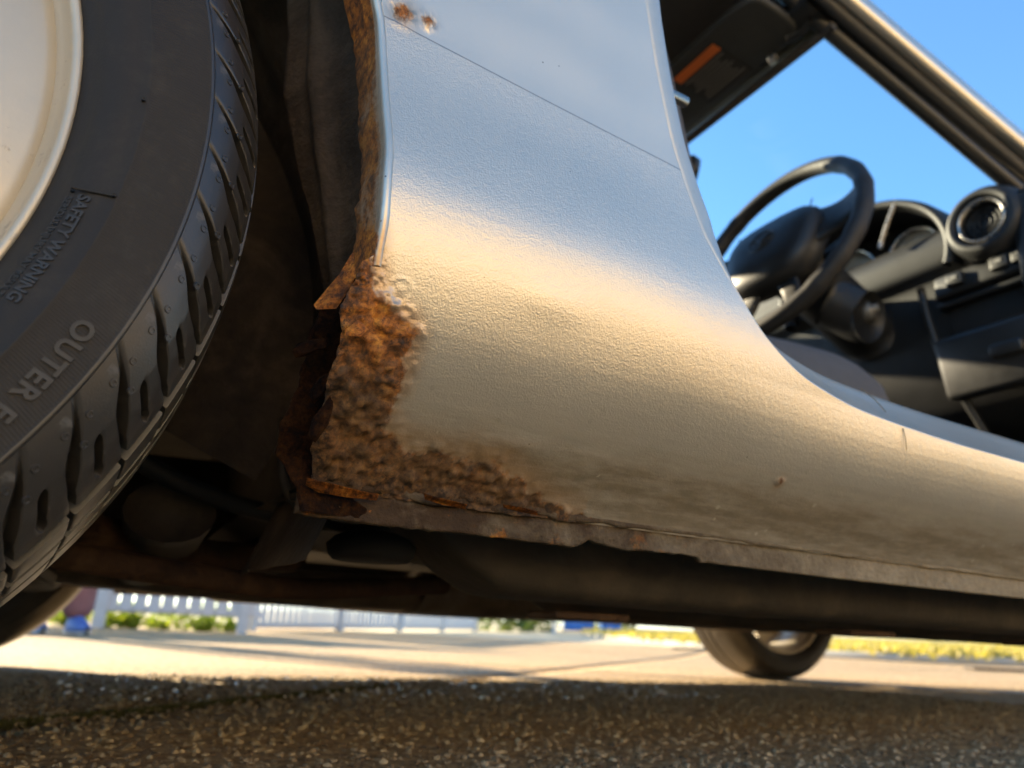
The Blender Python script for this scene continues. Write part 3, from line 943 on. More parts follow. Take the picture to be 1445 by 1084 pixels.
def block_mesh():
    gw_s = [0, .004, .009, .016, .022, .030, .036, .044, SFULL/2, SFULL]
    gw_v = [.0003, .0006, .0014, .0033, .0030, .0015, .0013, .0008, .0008, .0008]
    dp_v = [.0004, .0010, .0028, .0058, .0062, .0060, .0060, .0060, .0060, .0050]
    sg = [0, .0006, .0015, .003, .005, .007, .009, .011, .013, .015, .0165, .0175, .0180, .0190, .020, .022, .024, .026, .028, .030, .032, .0335, .0345, .0352, .0357, .0365, .0385]
    cg = [(.0395, .0475), (.0720, .0810), (.1050, .1140)]
    ss = list(sg)
    for a, b in cg:
        ss += [a-.0004, a+.0006, (a+b)/2, b-.0006, b+.0004]
        ss += list(np.linspace(b+.003, b+.021, 4))
    ss += list(np.linspace(.140, SFULL, 12))
    ss = np.array(sorted(set(np.round([q for q in ss if q <= SFULL], 6))))
    nS = len(ss)
    cols = []
    r0 = .274
    P_len = PER*r0
    gw = np.interp(ss, gw_s, gw_v); gd = np.interp(ss, gw_s, dp_v)
    # short slot in the middle of the block
    w2 = .0021*np.sqrt(np.clip(np.minimum(ss-.0176, .0354-ss)/.0024, 0.0, 1.0))+.0002
    d2 = .0058*((ss > .0177) & (ss < .0354))
    mid = P_len*(.50+.02*np.sin(ss*90))
    def add(x, d):
        cols.append((x, d))
    add(np.zeros(nS), gd); add(gw*.8, gd); add(gw+.0004, .15*gd*0+.0004); add(gw+.0012, gd*0)
    for f in (.18, .28, .38):
        add(P_len*f+gw*0, gd*0)
    add(mid-w2-.0007, gd*0); add(mid-w2, d2*.06); add(mid-w2*.75, d2); add(mid+w2*.75, d2); add(mid+w2, d2*.06); add(mid+w2+.0007, gd*0)
    for f in (.64, .74, .84):
        add(P_len*f+gw*0, gd*0)
    add(P_len-gw-.0012, gd*0); add(P_len-gw-.0004, gd*0+.0004); add(P_len-gw*.8, gd); add(np.full(nS, P_len), gd)
    X = np.array([c[0] for c in cols]); D = np.array([c[1] for c in cols])
    cgd = np.zeros(nS)
    for a, b in cg:
        cgd = np.maximum(cgd, .0068*((ss > a) & (ss < b)))
    D = np.maximum(D, cgd[None])
    # lateral shift of the groove with s
    sh = np.interp(ss, [0, .008, .018, .030, .040, SFULL], [0, .0070, .0175, .0255, .0285, .060])
    r, of = tprof(ss)
    dr = np.gradient(r, ss); do = np.gradient(of, ss)
    nr, no = -do, dr
    ln = np.hypot(nr, no); nr /= ln; no /= ln
    def pos(x, si_r, si_o, si_nr, si_no, shv, d):
        a = -(x+shv)/r0
        rr = si_r-si_nr*d; oo = si_o-si_no*d
        return np.stack([rr*np.cos(a), -oo, rr*np.sin(a)], -1)
    P = pos(X, r[None], of[None], nr[None], no[None], sh[None], D)
    V = P.reshape(-1, 3).tolist(); F = [tuple(int(q) for q in f) for f in grid_faces(len(cols), nS)]
    # moulded dots on the shoulder
    for fx, s0 in ((.22, .0080), (.74, .0090), (.82, .0160)):
        rq, oq = tprof(s0); shq = np.interp(s0, ss, sh)
        nrq = np.interp(s0, ss, nr); noq = np.interp(s0, ss, no)
        base = len(V)
        for lev, hh, rad in ((0, -.0002, .00185), (1, .00045, .0016), (2, .00045, .0010), (3, .0002, .0008)):
            for k in range(10):
                a = k*2*math.pi/10
                s1 = s0+rad*math.sin(a); rq1, oq1 = tprof(s1)
                V.append(tuple(pos(np.array(P_len*fx+rad*math.cos(a)), rq1, oq1, nrq, noq, shq, -hh)))
        for lev in range(3):
            for k in range(10):
                F.append((base+lev*10+k, base+lev*10+(k+1) % 10, base+lev*10+10+(k+1) % 10, base+lev*10+10+k))
        F.append(tuple(base+30+k for k in range(10)))
    me = bpy.data.meshes.new('tread_block')
    me.from_pydata(V, [], F); me.validate()
    me.polygons.foreach_set('use_smooth', [True]*len(me.polygons))
    me.materials.append(RUBBER)
    bm = bmesh.new(); bm.from_mesh(me)
    bmesh.ops.recalc_face_normals(bm, faces=bm.faces)
    for e in bm.edges:
        if len(e.link_faces) == 2 and e.calc_face_angle(0) > .6:
            e.smooth = False
    bm.to_mesh(me); bm.free()
    return me

SPOKE_N = 5
def wheel_common(parent, side, detail):
    """tyre carcass + rim, outer face at local -y for side=-1"""
    n = 360 if detail else 96
    prof = [(r, -o) for r, o in TY[:I_SH+1]]
    if detail:
        r, of = tprof(np.linspace(0, SFULL, 30))
        prof += [(a-.0078 if .004 < s else a-.0015, -b) for a, b, s in zip(r[1:-1], of[1:-1], np.linspace(0, SFULL, 30)[1:-1])]
    else:
        for s in np.linspace(0, SFULL, 60)[1:-1]:
            a, b = tprof(s)
            g = any(abs(s-c) < .0045 for c in (.0435, .0765, .1095))
            prof.append((float(a)-(.006 if g else 0), -float(b)))
    prof += [(r, o) for r, o in TY[:I_SH+1]][::-1]
    prof += [(.198, .075), (.198, -.075)]
    G = lathe(prof, n)
    if side > 0:
        G[..., 1] *= -1
    ty = grid_obj('tyre', G, RUBBER, parent, cu=True, cv=True)
    # rim: flange, barrel, face with spokes
    rp = [(.1985, -.0700), (.2040, -.0775), (.2085, -.0835), (.2103, -.0858), (.2100, -.0876), (.2085, -.0884), (.2066, -.0876), (.2054, -.0852), (.2042, -.0822), (.2020, -.0795), (.1960, -.0740), (.1925, -.0600), (.1890, -.0200), (.1850, .0500), (.1985, .0700), (.2090, .0830), (.2103, .0850), (.2085, .0880), (.2050, .0850), (.1985, .0740), (.1900, .0500), (.1940, -.0200), (.1980, -.0600)]
    G = lathe(rp, 144 if detail else 72)
    if side > 0:
        G[..., 1] *= -1
    grid_obj('rim', G, ALLOY, parent, cu=True, cv=True)
    # spoked face: polar grid with window openings between spokes
    na, nr_ = 240 if detail else 120, 26
    a = np.linspace(0, 2*np.pi, na, endpoint=False); rr = np.linspace(.028, .2025, nr_)
    A, Rg = np.meshgrid(a, rr, indexing='ij')
    off = -.0765-.046*np.clip((.203-Rg)/.17, 0, 1)**.85
    off = off+.012*sstep(.07, .03, Rg)*0
    sp = np.cos((A-.3)*SPOKE_N)
    off = off-.0025*sp*sstep(.06, .1, Rg)*sstep(.18, .15, Rg)
    P = np.stack([Rg*np.cos(A), off, Rg*np.sin(A)], -1)
    Pb = P.copy(); Pb[..., 1] += .014
    if side > 0:
        P[..., 1] *= -1; Pb[..., 1] *= -1
    Fc = grid_faces(na, nr_, True, False)
    ca = (A-.3)
    i0 = Fc[:, 0]; am = a[i0//nr_]; rm = rr[i0 % nr_]
    hole = (np.cos((am-.3)*SPOKE_N) < .15+0*rm) & (rm > .075) & (rm < .163)
    F1 = Fc[~hole]
    V = np.concatenate([P.reshape(-1, 3), Pb.reshape(-1, 3)])
    nn = na*nr_
    F2 = F1[:, ::-1]+nn
    # window walls
    keep = set(map(tuple, np.sort(F1, 1)))
    ed = {}
    for f in F1:
        for k in range(4):
            e = (int(f[k]), int(f[(k+1) % 4]))
            ed[e] = ed.get(e, 0)+1
    walls = [(e[1], e[0], e[0]+nn, e[1]+nn) for e in ed if (e[1], e[0]) not in ed]
    FF = np.concatenate([F1, F2, np.array(walls)])
    sp_ = mesh_obj('spokes', V, FF, ALLOY, parent, True)
    cap = lathe([(0, -.128), (.018, -.128), (.026, -.126), (.029, -.118), (.029, -.03), (0, -.03)], 40)
    if side > 0:
        cap[..., 1] *= -1
    grid_obj('hub_cap', cap, ALLOY, parent, cu=True)
    # brake disc
    dp = [(.05, .0), (.125, .0), (.1255, .004), (.125, .018), (.05, .018), (.05, .045), (.03, .045), (.03, -.03), (.05, -.03)]
    G = lathe(dp, 64)
    if side > 0:
        G[..., 1] *= -1
    grid_obj('brake_disc', G, UNDER_RUST, parent, cu=True, cv=True)
    if parent.location.x < 1:
        G = lathe([(.04, .024), (.160, .020), (.168, .012), (.170, .013), (.162, .024), (.04, .028)], 64)
        if side > 0:
            G[..., 1] *= -1
        grid_obj('brake_sun_shield', G, UNDER, parent, cu=True, cv=True)  # shield added on rear wheels to stop sun shining through the spoke windows

def text_on_tyre(body, size, r0, ang0, parent, raise_=.0006, spacing=1.0, width=1.0):
    cu = bpy.data.curves.new('t', 'FONT')
    cu.body = body; cu.size = size; cu.extrude = .0003; cu.space_character = spacing
    cu.resolution_u = 3; cu.offset = size*.03
    to = bpy.data.objects.new('t', cu); COL.objects.link(to)
    dg = bpy.context.evaluated_depsgraph_get()
    me = bpy.data.meshes.new_from_object(to.evaluated_get(dg))
    bpy.data.objects.remove(to)
    n = len(me.vertices); co = np.zeros(n*3, np.float32); me.vertices.foreach_get('co', co); co = co.reshape(-1, 3)
    ang = math.radians(ang0)-co[:, 0]*width/r0
    r = r0+co[:, 1]
    of = np.interp(r, TYA[:I_SH+1, 0], TYA[:I_SH+1, 1])+np.where(co[:, 2] > 0, raise_, -.0005)
    out = np.stack([r*np.cos(ang), -of, r*np.sin(ang)], -1).astype(np.float32)
    me.vertices.foreach_set('co', out.ravel())
    me.materials.append(LETTER)
    me.update()
    o = bpy.data.objects.new('sidewall_lettering', me); COL.objects.link(o); o.parent = parent
    return o

YC = -.709
def make_wheel(name, x, y, side, detail):
    wh = empty(name, (x, y, ZC), car)
    wheel_common(wh, side, detail)
    if detail:
        me = block_mesh()
        for k in range(NB):
            o = bpy.data.objects.new('tread_block', me); COL.objects.link(o); o.parent = wh
            o.rotation_euler = (0, -(math.radians(1.24)+k*PER), 0)
        text_on_tyre('SAFETY WARNING', .0060, .2228, -8.9, wh, .0007)
        text_on_tyre('SERIOUS INJURY MAY RESULT FROM', .0036, .2185, -9.3, wh, .0005)
        text_on_tyre('OUTER FACING', .0104, .2458, -20.2, wh, .0009, 1.10)
        # mould rib across the sidewall and vent spews
        rib = [(.2195*math.cos(math.radians(-8.6)), -.0995, .2195*math.sin(math.radians(-8.6))), (.2340*math.cos(math.radians(-8.1)), -.1024, .2340*math.sin(math.radians(-8.1)))]
        tube('mould_rib', rib, .00045, RUBBER, wh, 6, 6)
        for ang, r in ((-8.6, .2195), (-8.05, .2338), (3.5, .2336), (22, .2560)):
            of = float(np.interp(r, TYA[:I_SH+1, 0], TYA[:I_SH+1, 1]))
            c, s = math.cos(math.radians(ang)), math.sin(math.radians(ang))
            tube('vent_spew', [(r*c, -of+.0005, r*s), (r*c*1.001, -of-.0016, r*s)], .0007, RUBBER, wh, 3, 6, up=(0, 1, .3))
    return wh
w1 = make_wheel('wheel', 0, YC, -1, True); w1['label'] = 'near rear wheel, silver alloy with black tyre'
w2 = make_wheel('wheel', 0, -YC+.006, 1, False); w2['label'] = 'far rear wheel seen under the car'
w3 = make_wheel('wheel', 2.265, .708, 1, False); w3['label'] = 'far front wheel seen under the car'
w4 = make_wheel('wheel', 2.265, -.708, -1, False); w4['label'] = 'near front wheel'

# ------------------------------------------------------------------ wheelhouse and underbody
def plain_attrs(P, st=.1):
    z = np.zeros(P.shape[:2])
    return {'rust': z, 'ochre': z, 'stain': z+st}
def wheelhouse(x0, sgn, nm='wheelhouse'):
    # inner drum over the wheel
    a = np.linspace(math.radians(-24), math.radians(204), 80)
    r = .385 if (sgn < 0 and x0 < 1) else .356
    ys = np.linspace(.52, .792, 16)
    A, Y = np.meshgrid(a, ys, indexing='ij')
    rr = r+.012*(fbm(A*3, Y*12, 3)-.5)-.010*np.exp(-((Y-.60)/.008)**2)
    Y = Y-(Y-.52)/.272*.085*sstep(.20, -.15, np.where(A > 1.57, np.pi-A, A))
    P = np.stack([x0+rr*np.cos(A), sgn*Y, ZC+rr*np.sin(A)], -1)
    o = grid_obj(nm, P, LINER, car, flip=sgn > 0)
    # inner wall of the drum
    q = np.linspace(0, 1, 10)
    A2, Q = np.meshgrid(a, q, indexing='ij')
    P2 = np.stack([x0+r*Q*np.cos(A2), np.full(A2.shape, sgn*.52), ZC+.06+(r-.03)*Q*np.sin(A2)], -1)
    grid_obj('wheelhouse_wall', P2, LINER, car)
    return o
wheelhouse(0, -1); wheelhouse(0, 1); wheelhouse(2.265, 1); wheelhouse(2.265, -1)
# plates at the front of the near rear arch
def quad_plate(name, pts, mat, parent, th=.002, n=24, amp=.004, sc=40):
    """bilinear plate from 4 corners with relief"""
    a, b, c, d = [np.array(p, float) for p in pts]
    u = np.linspace(0, 1, n); U_, V_ = np.meshgrid(u, u, indexing='ij')
    P = ((1-U_)*(1-V_))[..., None]*a+(U_*(1-V_))[..., None]*b+(U_*V_)[..., None]*c+((1-U_)*V_)[..., None]*d
    nn = np.cross(b-a, d-a); nn /= np.linalg.norm(nn)
    P = P+nn*(amp*(fbm(U_*sc*.1*3, V_*sc*.1*3, 4)-.5))[..., None]
    Q = P+nn*th
    V = np.concatenate([P.reshape(-1, 3), Q.reshape(-1, 3)])
    F = grid_faces(n, n); F2 = F[:, ::-1]+n*n
    ring = [k*n for k in range(n)]+[(n-1)*n+k for k in range(1, n)]+[k*n+n-1 for k in range(n-2, -1, -1)]+[k for k in range(n-2, 0, -1)]
    W = np.array([(ring[i], ring[(i+1) % len(ring)], ring[(i+1) % len(ring)]+n*n, ring[i]+n*n) for i in range(len(ring))])
    return mesh_obj(name, V, np.concatenate([F, F2, W]), mat, parent, False)
def closing_panel():
    n = 90
    zl = np.linspace(.56, .205, n)
    Lx = np.interp(zl, [.165, .18, .23, .28, .3278, .375, .4256, .470, .56], [.370, .368, .362, .350, .3354, .318, .302, .299, .285])
    Rx = np.interp(zl, [.16, .2, .26, .30, .35, .40, .455, .55], [.360, .360, .360, .356, .351, .347, .343, .322])
    Ry = np.interp(zl, [.16, .26, .40, .55], [-.735, -.742, -.768, -.775])
    u = np.linspace(0, 1, 40)
    X = Lx[:, None]*(1-u)+Rx[:, None]*u
    Y = -.690*(1-u)[None]+Ry[:, None]*u[None]
    Z = np.repeat(zl[:, None], 40, 1)
    bump_ = .006*np.exp(-((u[None]-.35)/.08)**2)*sstep(.22, .30, Z)+.003*(fbm(u[None]*5+0*Z, Z*40, 4)-.5)
    P = np.stack([X-bump_, Y, Z], -1)
    E = P[:, :1].copy(); E[..., 0] += .012; E[..., 1] += .010
    E2 = P[:, :1].copy(); E2[..., 0] += .045; E2[..., 1] += .030
    return grid_obj('arch_closing_panel', np.concatenate([E2, E, P], 1), LINER, car)
closing_panel()
tube('drain_grommet', [(.338, -.728, .409), (.331, -.731, .4095)], .0085, BLACK_SOFT, car, 4, 20, up=(0, 0, 1))

def curved(name, f, nu, nv, mat, attrs=False, flip=False, st=.1):
    U_, V_ = np.meshgrid(np.linspace(0, 1, nu), np.linspace(0, 1, nv), indexing='ij')
    P = f(U_, V_)
    return grid_obj(name, P, mat, car, attrs=plain_attrs(P, st) if attrs else None, flip=flip)
# floor pan with pressed ribs and tunnel
def floor_f(u, v):
    x = .36+1.60*u; y = -.74+1.48*v
    z = .182+.010*np.sin(x*24)*np.exp(-((np.abs(y)-.40)/.12)**4)*.6+.06*sstep(.20, .13, np.abs(y))+.004*fbm(x*8, y*8, 3)
    z = z-.012*sstep(.72, .74, np.abs(y))
    return np.stack([x, y, z], -1)
curved('floor_pan', floor_f, 90, 90, UNDER)
# near and far frame rails, jacking points
def rail(name, y, sgn, x0, x1, h, wd, z1, mat):
    n = 60
    xs = np.concatenate([np.linspace(x0, x0+.10, 16), np.linspace(x0+.11, x1, n-16)])
    k = sstep(0, .09, xs-x0)
    hh = h*(.12+.88*np.sqrt(np.clip(k, 0, 1)))
    a = np.linspace(0, 2*np.pi, 28, endpoint=False)
    cs, sn = np.cos(a), np.sin(a)
    ex = np.sign(cs)*np.abs(cs)**.35; ez = np.sign(sn)*np.abs(sn)**.35
    P = np.stack([np.repeat(xs[:, None], 28, 1), y+.5*wd*ex[None]*np.ones((n, 1)), z1-hh[:, None]*.5+.5*hh[:, None]*ez[None]], -1)
    P[..., 1] += .003*(fbm(P[..., 0]*14, P[..., 2]*14, 3)-.5)
    P[..., 2] += .002*(fbm(P[..., 0]*20, P[..., 1]*20, 3)-.5)
    V = P.reshape(-1, 3); F = [tuple(int(q) for q in f) for f in grid_faces(n, 28, False, True)]
    F += [tuple(range(27, -1, -1)), tuple(range((n-1)*28, n*28))]
    return mesh_obj(name, V, F, mat, car, True)
rail('frame_rail', -.615, -1, .432, 1.95, .064, .075, .188, UNDER)
rail('frame_rail', .615, 1, .432, 1.95, .048, .075, .188, UNDER)
rail('chassis_brace', -.40, -1, .66, 1.9, .060, .09, .178, UNDER)
rail('chassis_brace', .36, -1, .50, 1.9, .050, .09, .184, UNDER_RUST)
# bump cup under the sill end, hoses and rear suspension
cup = lathe([(0, -.012), (.030, -.012), (.034, -.008), (.036, 0), (.030, .006), (.020, .010), (0, .010)], 40)
c_ = grid_obj('jacking_bush', cup*.85, DARKHOLE, car, cu=True); c_.location = (.418, -.618, .152); c_.rotation_euler = (math.pi/2, 0, 0)
quad_plate('sill_end_bracket', [(.362, -.70, .172), (.43, -.70, .172), (.43, -.56, .182), (.362, -.56, .182)], UNDER, car, .004, 20, .004, 60)
tube('lower_control_arm', [(.02, -.60, .175), (.14, -.50, .168), (.27, -.40, .160), (.36, -.30, .160), (.46, -.20, .175)], .024, UNDER_RUST, car, 30, 16, ry=.017)
tube('lower_control_arm', [(.02, .60, .175), (.20, .45, .165), (.36, .30, .160), (.46, .20, .175)], .024, UNDER_RUST, car, 30, 16, ry=.017)
tube('trailing_link', [(.05, -.56, .150), (.20, -.52, .140), (.32, -.46, .133), (.44, -.38, .132), (.62, -.30, .150)], .010, UNDER_RUST, car, 30, 12)
tube('handbrake_cable', [(.12, -.55, .27), (.24, -.52, .222), (.30, -.50, .198), (.37, -.48, .186), (.45, -.46, .186), (.6, -.44, .20)], .0075, BLACK_SOFT, car, 40, 10)
tube('brake_pipe', [(.35, -.60, .235), (.36, -.60, .185), (.40, -.59, .166), (.47, -.57, .176)], .0035, UNDER, car, 20, 8)
tube('anti_roll_bar', [(-.12, -.50, .20), (.12, -.46, .148), (.20, -.30, .142), (.22, 0, .140), (.20, .30, .142), (.12, .46, .148), (-.12, .5, .2)], .008, UNDER, car, 50, 10)
tube('exhaust_pipe', [(-.10, -.30, .20), (.10, -.20, .165), (.30, -.04, .158), (.55, .03, .152), (.9, .05, .160), (1.4, .06, .165), (1.95, .08, .17)], .026, EXHAUST, car, 60, 18)
tube('exhaust_silencer', [(.72, .045, .158), (.80, .05, .157), (.95, .05, .158), (1.10, .052, .161), (1.17, .055, .163)], .050, EXHAUST, car, 20, 24, ry=.034)
tube('subframe_beam', [(.30, -.48, .178), (.31, -.25, .164), (.31, 0, .160), (.31, .25, .164), (.30, .48, .178)], .034, UNDER, car, 30, 16, ry=.024)
tube('subframe_beam', [(-.22, -.48, .20), (-.22, 0, .19), (-.22, .48, .20)], .03, UNDER, car, 20, 16, ry=.024)
tube('differential', [(-.18, 0, .26), (-.08, 0, .25), (.06, 0, .245), (.18, 0, .25), (.34, 0, .255), (.7, 0, .27)], .06, UNDER, car, 30, 20)
tube('drive_shaft', [(0, -.62, ZC), (0, -.2, .27), (0, .2, .27), (0, .62, ZC)], .016, UNDER, car, 20, 12)
tube('heat_shield', [(.46, .36, .165), (.60, .38, .152), (.80, .40, .146), (1.05, .40, .146)], .09, UNDER, car, 20, 20, ry=.016)
for k, x in enumerate((.62, .98, 1.34)):
    box('jacking_plate', (x, -.575, .1155), (.075, .045, .006), UNDER_RUST, car, .002)
tube('damper', [(.03, -.52, .18), (.02, -.50, .50)], .03, UNDER_RUST, car, 10, 16, up=(1, 0, 0))
# rear floor above the suspension so that no daylight leaks through
def rfloor(u, v):
    x = -.72+1.12*u; y = -.515+1.03*v
    z = .34+.06*np.sin(u*3)+.10*sstep(.3, .1, np.abs(x))+.02*fbm(x*6, y*6, 3)
    return np.stack([x, y, z], -1)
curved('boot_floor', rfloor, 40, 40, UNDER)
quad_plate('bulkhead', [(.40, -.74, .18), (.40, .74, .18), (.40, .74, .46), (.40, -.74, .46)], UNDER, car, .003, 16, .003)

# ------------------------------------------------------------------ outer shell
def side(name, sgn, x0, x1, zt, arches, nx, nz, st=.3, zb=.148):
    U_, V_ = np.meshgrid(np.linspace(x0, x1, nx), np.linspace(0, 1, nz), indexing='ij')
    ztop = zt(U_)
    Z = zb+(ztop-zb)*V_
    Z = np.maximum(Z, zb+.12*sstep(2.75, 2.98, U_)*(V_ < 2)*0)
    taper = 1-.30*sstep(2.3, 3.0, U_)**2-.22*sstep(-.25, -.75, U_)**2
    flare = np.zeros_like(U_)
    P = np.stack([U_, sgn*(o_of(Z)+flare)*taper, Z], -1)
    F = grid_faces(nx, nz)
    C = P.reshape(-1, 3)[F].mean(1)
    keep = np.ones(len(F), bool)
    for ax in arches:
        keep &= np.hypot(C[:, 0]-ax, C[:, 2]-ZC) > .343
    z = np.zeros(nx*nz)
    s_ = .6*sstep(.25, .16, P[..., 2]).ravel()+.05
    o = mesh_obj(name, P.reshape(-1, 3), F[keep], PAINT_PLAIN, car, True, {'rust': z, 'ochre': z, 'stain': s_})
    return o
def beltline(x):
    return .745-.10*sstep(2.0, 3.0, x)-.02*sstep(0, -.75, x)
side('rear_wing', -1, -.75, .0, beltline, (0,), 120, 90)
side('front_wing', -1, 1.78, 3.0, beltline, (2.265,), 160, 90)
side('far_side_panel', 1, -.75, 3.0, beltline, (0, 2.265), 420, 90)
def cap_end(x, sgn, name):
    def f(u, v):
        y = -.66+1.32*u if sgn > 0 else -.69+1.38*u
        zt = float(beltline(np.array(x)))-.01
        zb = .20 if sgn > 0 else .24
        bul = .12*(1-(2*u-1)**4)*np.sin(np.clip(v, 0, 1)*np.pi)**.5
        return np.stack([x+sgn*bul, y, zb+(zt-zb)*v], -1)
    curved(name, f, 40, 24, PAINT_PLAIN, True)
cap_end(2.995, 1, 'front_bumper'); cap_end(-.745, -1, 'rear_bumper')
def bonnet(u, v):
    x = 1.50+1.50*u
    hw = .855*(1-.30*sstep(2.3, 3.0, x)**2)
    y = -hw+2*hw*v
    z = beltline(x)+.10*(1-(2*v-1)**2)**.6*(1-.4*sstep(2.2, 3.0, x))
    return np.stack([x, y, z], -1)
curved('bonnet', bonnet, 50, 50, PAINT_PLAIN, True)
def bootlid(u, v):
    x = -.76+.98*u
    hw = .858*(1-.22*sstep(-.25, -.75, x)**2)
    y = -hw+2*hw*v
    z = beltline(x)+.08*(1-(2*v-1)**2)**.6
    return np.stack([x, y, z], -1)
curved('boot_lid', bootlid, 40, 50, PAINT_PLAIN, True)
def tonneau(u, v):
    x = .20+.30*u
    y = -.855+1.71*v
    z = .742+.08*(1-(2*v-1)**2)**.6*(1-u)+0*x
    return np.stack([x, y, z], -1)
curved('rear_deck', tonneau, 14, 40, PAINT_PLAIN, True)
# far door glass line / far inner wall so that the cabin is closed on that side below the belt
quad_plate('far_door_card', [(.45, .76, .19), (1.62, .76, .19), (1.62, .76, .745), (.45, .76, .745)], BLACK_SOFT, car, .01, 10, .004)

# soft top
def roof(u, v):
    # u from header (front) to rear deck, v across
    xr = np.interp(u, [0, .1, .35, .6, .8, 1], [1.045, .98, .76, .52, .32, .20])
    zr = np.interp(u, [0, .1, .35, .6, .8, 1], [1.058, 1.085, 1.125, 1.085, .95, .80])
    hw = np.interp(u, [0, .35, .6, .8, 1], [.565, .57, .60, .66, .72])
    s = 2*v-1
    y = hw*np.sign(s)*np.abs(s)**.9
    z = zr+.055*(1-np.abs(s)**3)*(1-.3*u)
    return np.stack([xr, y, z], -1)
rf = curved('soft_top', roof, 40, 40, SOFTTOP)
def roof_in(u, v):
    P = roof(u*.96, .02+.96*v); P[..., 2] -= .012
    return P
curved('headlining', roof_in, 30, 30, HEAD)
for sgn in (-1, 1):
    def qside(u, v, sgn=sgn):
        zt = np.interp(u, [0, .5, 1], [1.05, .93, .80]); x = .46-.27*u
        z = .742+(zt-.742)*v
        y = sgn*(.80-.19*sstep(0, 1, v)*(1-.45*u))
        return np.stack([x, y, z], -1)
    curved('soft_top_quarter', qside, 12, 14, SOFTTOP)

# ------------------------------------------------------------------ windscreen frame
frame_up = (0, 1, 0)
def strip(name, p0, p1, prof, mat, parent=car, bow=(0, 0, 0), n=16):
    a, b = np.array(p0, float), np.array(p1, float)
    t = np.linspace(0, 1, n)[:, None]
    path = a*(1-t)+b*t+4*t*(1-t)*np.array(bow)
    G = sweep(path, prof, (0, 1, .0))
    m = len(prof)
    F = [tuple(int(q) for q in f) for f in grid_faces(n, m, False, True)]
    F += [tuple(range(m-1, -1, -1)), tuple(range((n-1)*m, n*m))]
    return mesh_obj(name, G.reshape(-1, 3), F, mat, parent, True)
for sgn in (-1, 1):
    def mir(p, sgn=sgn):
        return (p[0], -sgn*p[1], p[2])
    strip('windscreen_seal', mir((.985, -.5320, 1.087)), mir((1.585, -.6247, .7805)), circle_prof(.0150, 14, .013), SEAL)
    strip('windscreen_seal', mir((1.020, -.546, 1.083)), mir((1.585, -.629, .7970)), circle_prof(.0105, 12, .012), SEAL)
    strip('pillar_channel', mir((1.02, -.560, 1.083)), mir((1.60, -.637, .806)), circle_prof(.017, 12, .013), BLACK)
    pp = [(-.022, -.010), (-.020, -.016), (-.006, -.019), (.010, -.017), (.0195, -.010), (.0215, 0), (.0195, .010), (.010, .017), (-.006, .019), (-.020, .016), (-.022, .010), (-.016, 0)]
    g = strip('windscreen_pillar', mir((1.035, -.572, 1.0955)), mir((1.62, -.650, .829)), pp, PAINT_PLAIN)
    strip('drip_rail', mir((1.030, -.579, 1.117)), mir((1.62, -.658, .846)), circle_prof(.0045, 8, .006), PAINT_PLAIN)
# header rail across the top
yy = np.linspace(-.565, .565, 40)
def header_path(x, z, bx, bz):
    s = 1-(yy/.565)**2
    return np.stack([x+bx*s, yy, z+bz*s], -1)
hp = header_path(1.068, 1.040, .012, .018)
def xsec(poly):
    return np.array(poly)
G_ = sweep(hp, np.array([(-.030, .016), (.010, .018), (.034, .006), (.040, -.006), (.030, -.014), (.0, -.012), (-.030, -.008)]), (0, 0, 1))
grid_obj('header_rail', G_, BLACK_SOFT, car, cv=True)
tube('header_trim', header_path(1.098, 1.019, .012, .010)[::3], .0075, HEAD, car, 40, 10)
# windscreen glass
def glass(u, v):
    s = 2*v-1
    xt = 1.107+.014*(1-s*s); zt = 1.024+.016*(1-s*s); wt = .545
    xb = 1.545+.13*(1-s*s); zb = .800+.02*(1-s*s); wb = .622
    x = xt+(xb-xt)*u; z = zt+(zb-zt)*u+.028*np.sin(np.pi*u); y = s*(wt+(wb-wt)*u)
    return np.stack([x, y, z], -1)
curved('windscreen', glass, 24, 24, GLASS)
# sun visor with its printed warning
def visor_mesh():
    n = 48
    a = np.linspace(0, 2*np.pi, n, endpoint=False)
    ex = np.sign(np.cos(a))*np.abs(np.cos(a))**.32; ey = np.sign(np.sin(a))*np.abs(np.sin(a))**.32
    rings = []
    for sc, dz in ((.0, -.0075), (.86, -.0075), (.95, -.0065), (1.0, -.003), (1.0, .003), (.95, .0065), (.86, .0075), (.0, .0075)):
        rings.append(np.stack([.060*ex*(1 if sc == 0 else 1)*(sc if sc < .5 else 1-(1-sc)*.6), .180*ey*(sc if sc < .5 else 1-(1-sc)*.3), np.full(n, dz)], -1))
    return np.array(rings)
vis = empty('sun_visor', (1.018, -.352, 1.038), car)
vis.rotation_euler = (0, math.radians(6), 0)
grid_obj('visor_board', visor_mesh(), VISOR, vis, cv=True)
box('warning_label', (.004, -.028, -.0082), (.092, .098, .0010), LABELB, vis, 0)
box('label_band', (-.030, -.028, -.0090), (.018, .096, .0012), ORANGE, vis, 0)
for k in range(7):
    box('label_line', (-.013+k*.0085, -.028+.002*(k % 2), -.0089), (.0022, .088-.012*((k*5) % 3), .0008), PRINT, vis, 0)
tube('visor_hinge', [(.048, -.150, -.004), (.056, -.172, -.004), (.050, -.196, .002)], .009, BLACK, vis, 10, 12)
tube('visor_clip', [(.058, -.108, -.010), (.060, -.118, -.010)], .009, ALLOY_C, vis, 4, 14, up=(0, 0, 1))
vis2 = empty('sun_visor', (1.018, .352, 1.038), car)
vis2.rotation_euler = (0, math.radians(6), 0)
grid_obj('visor_board', visor_mesh(), VISOR, vis2, cv=True)
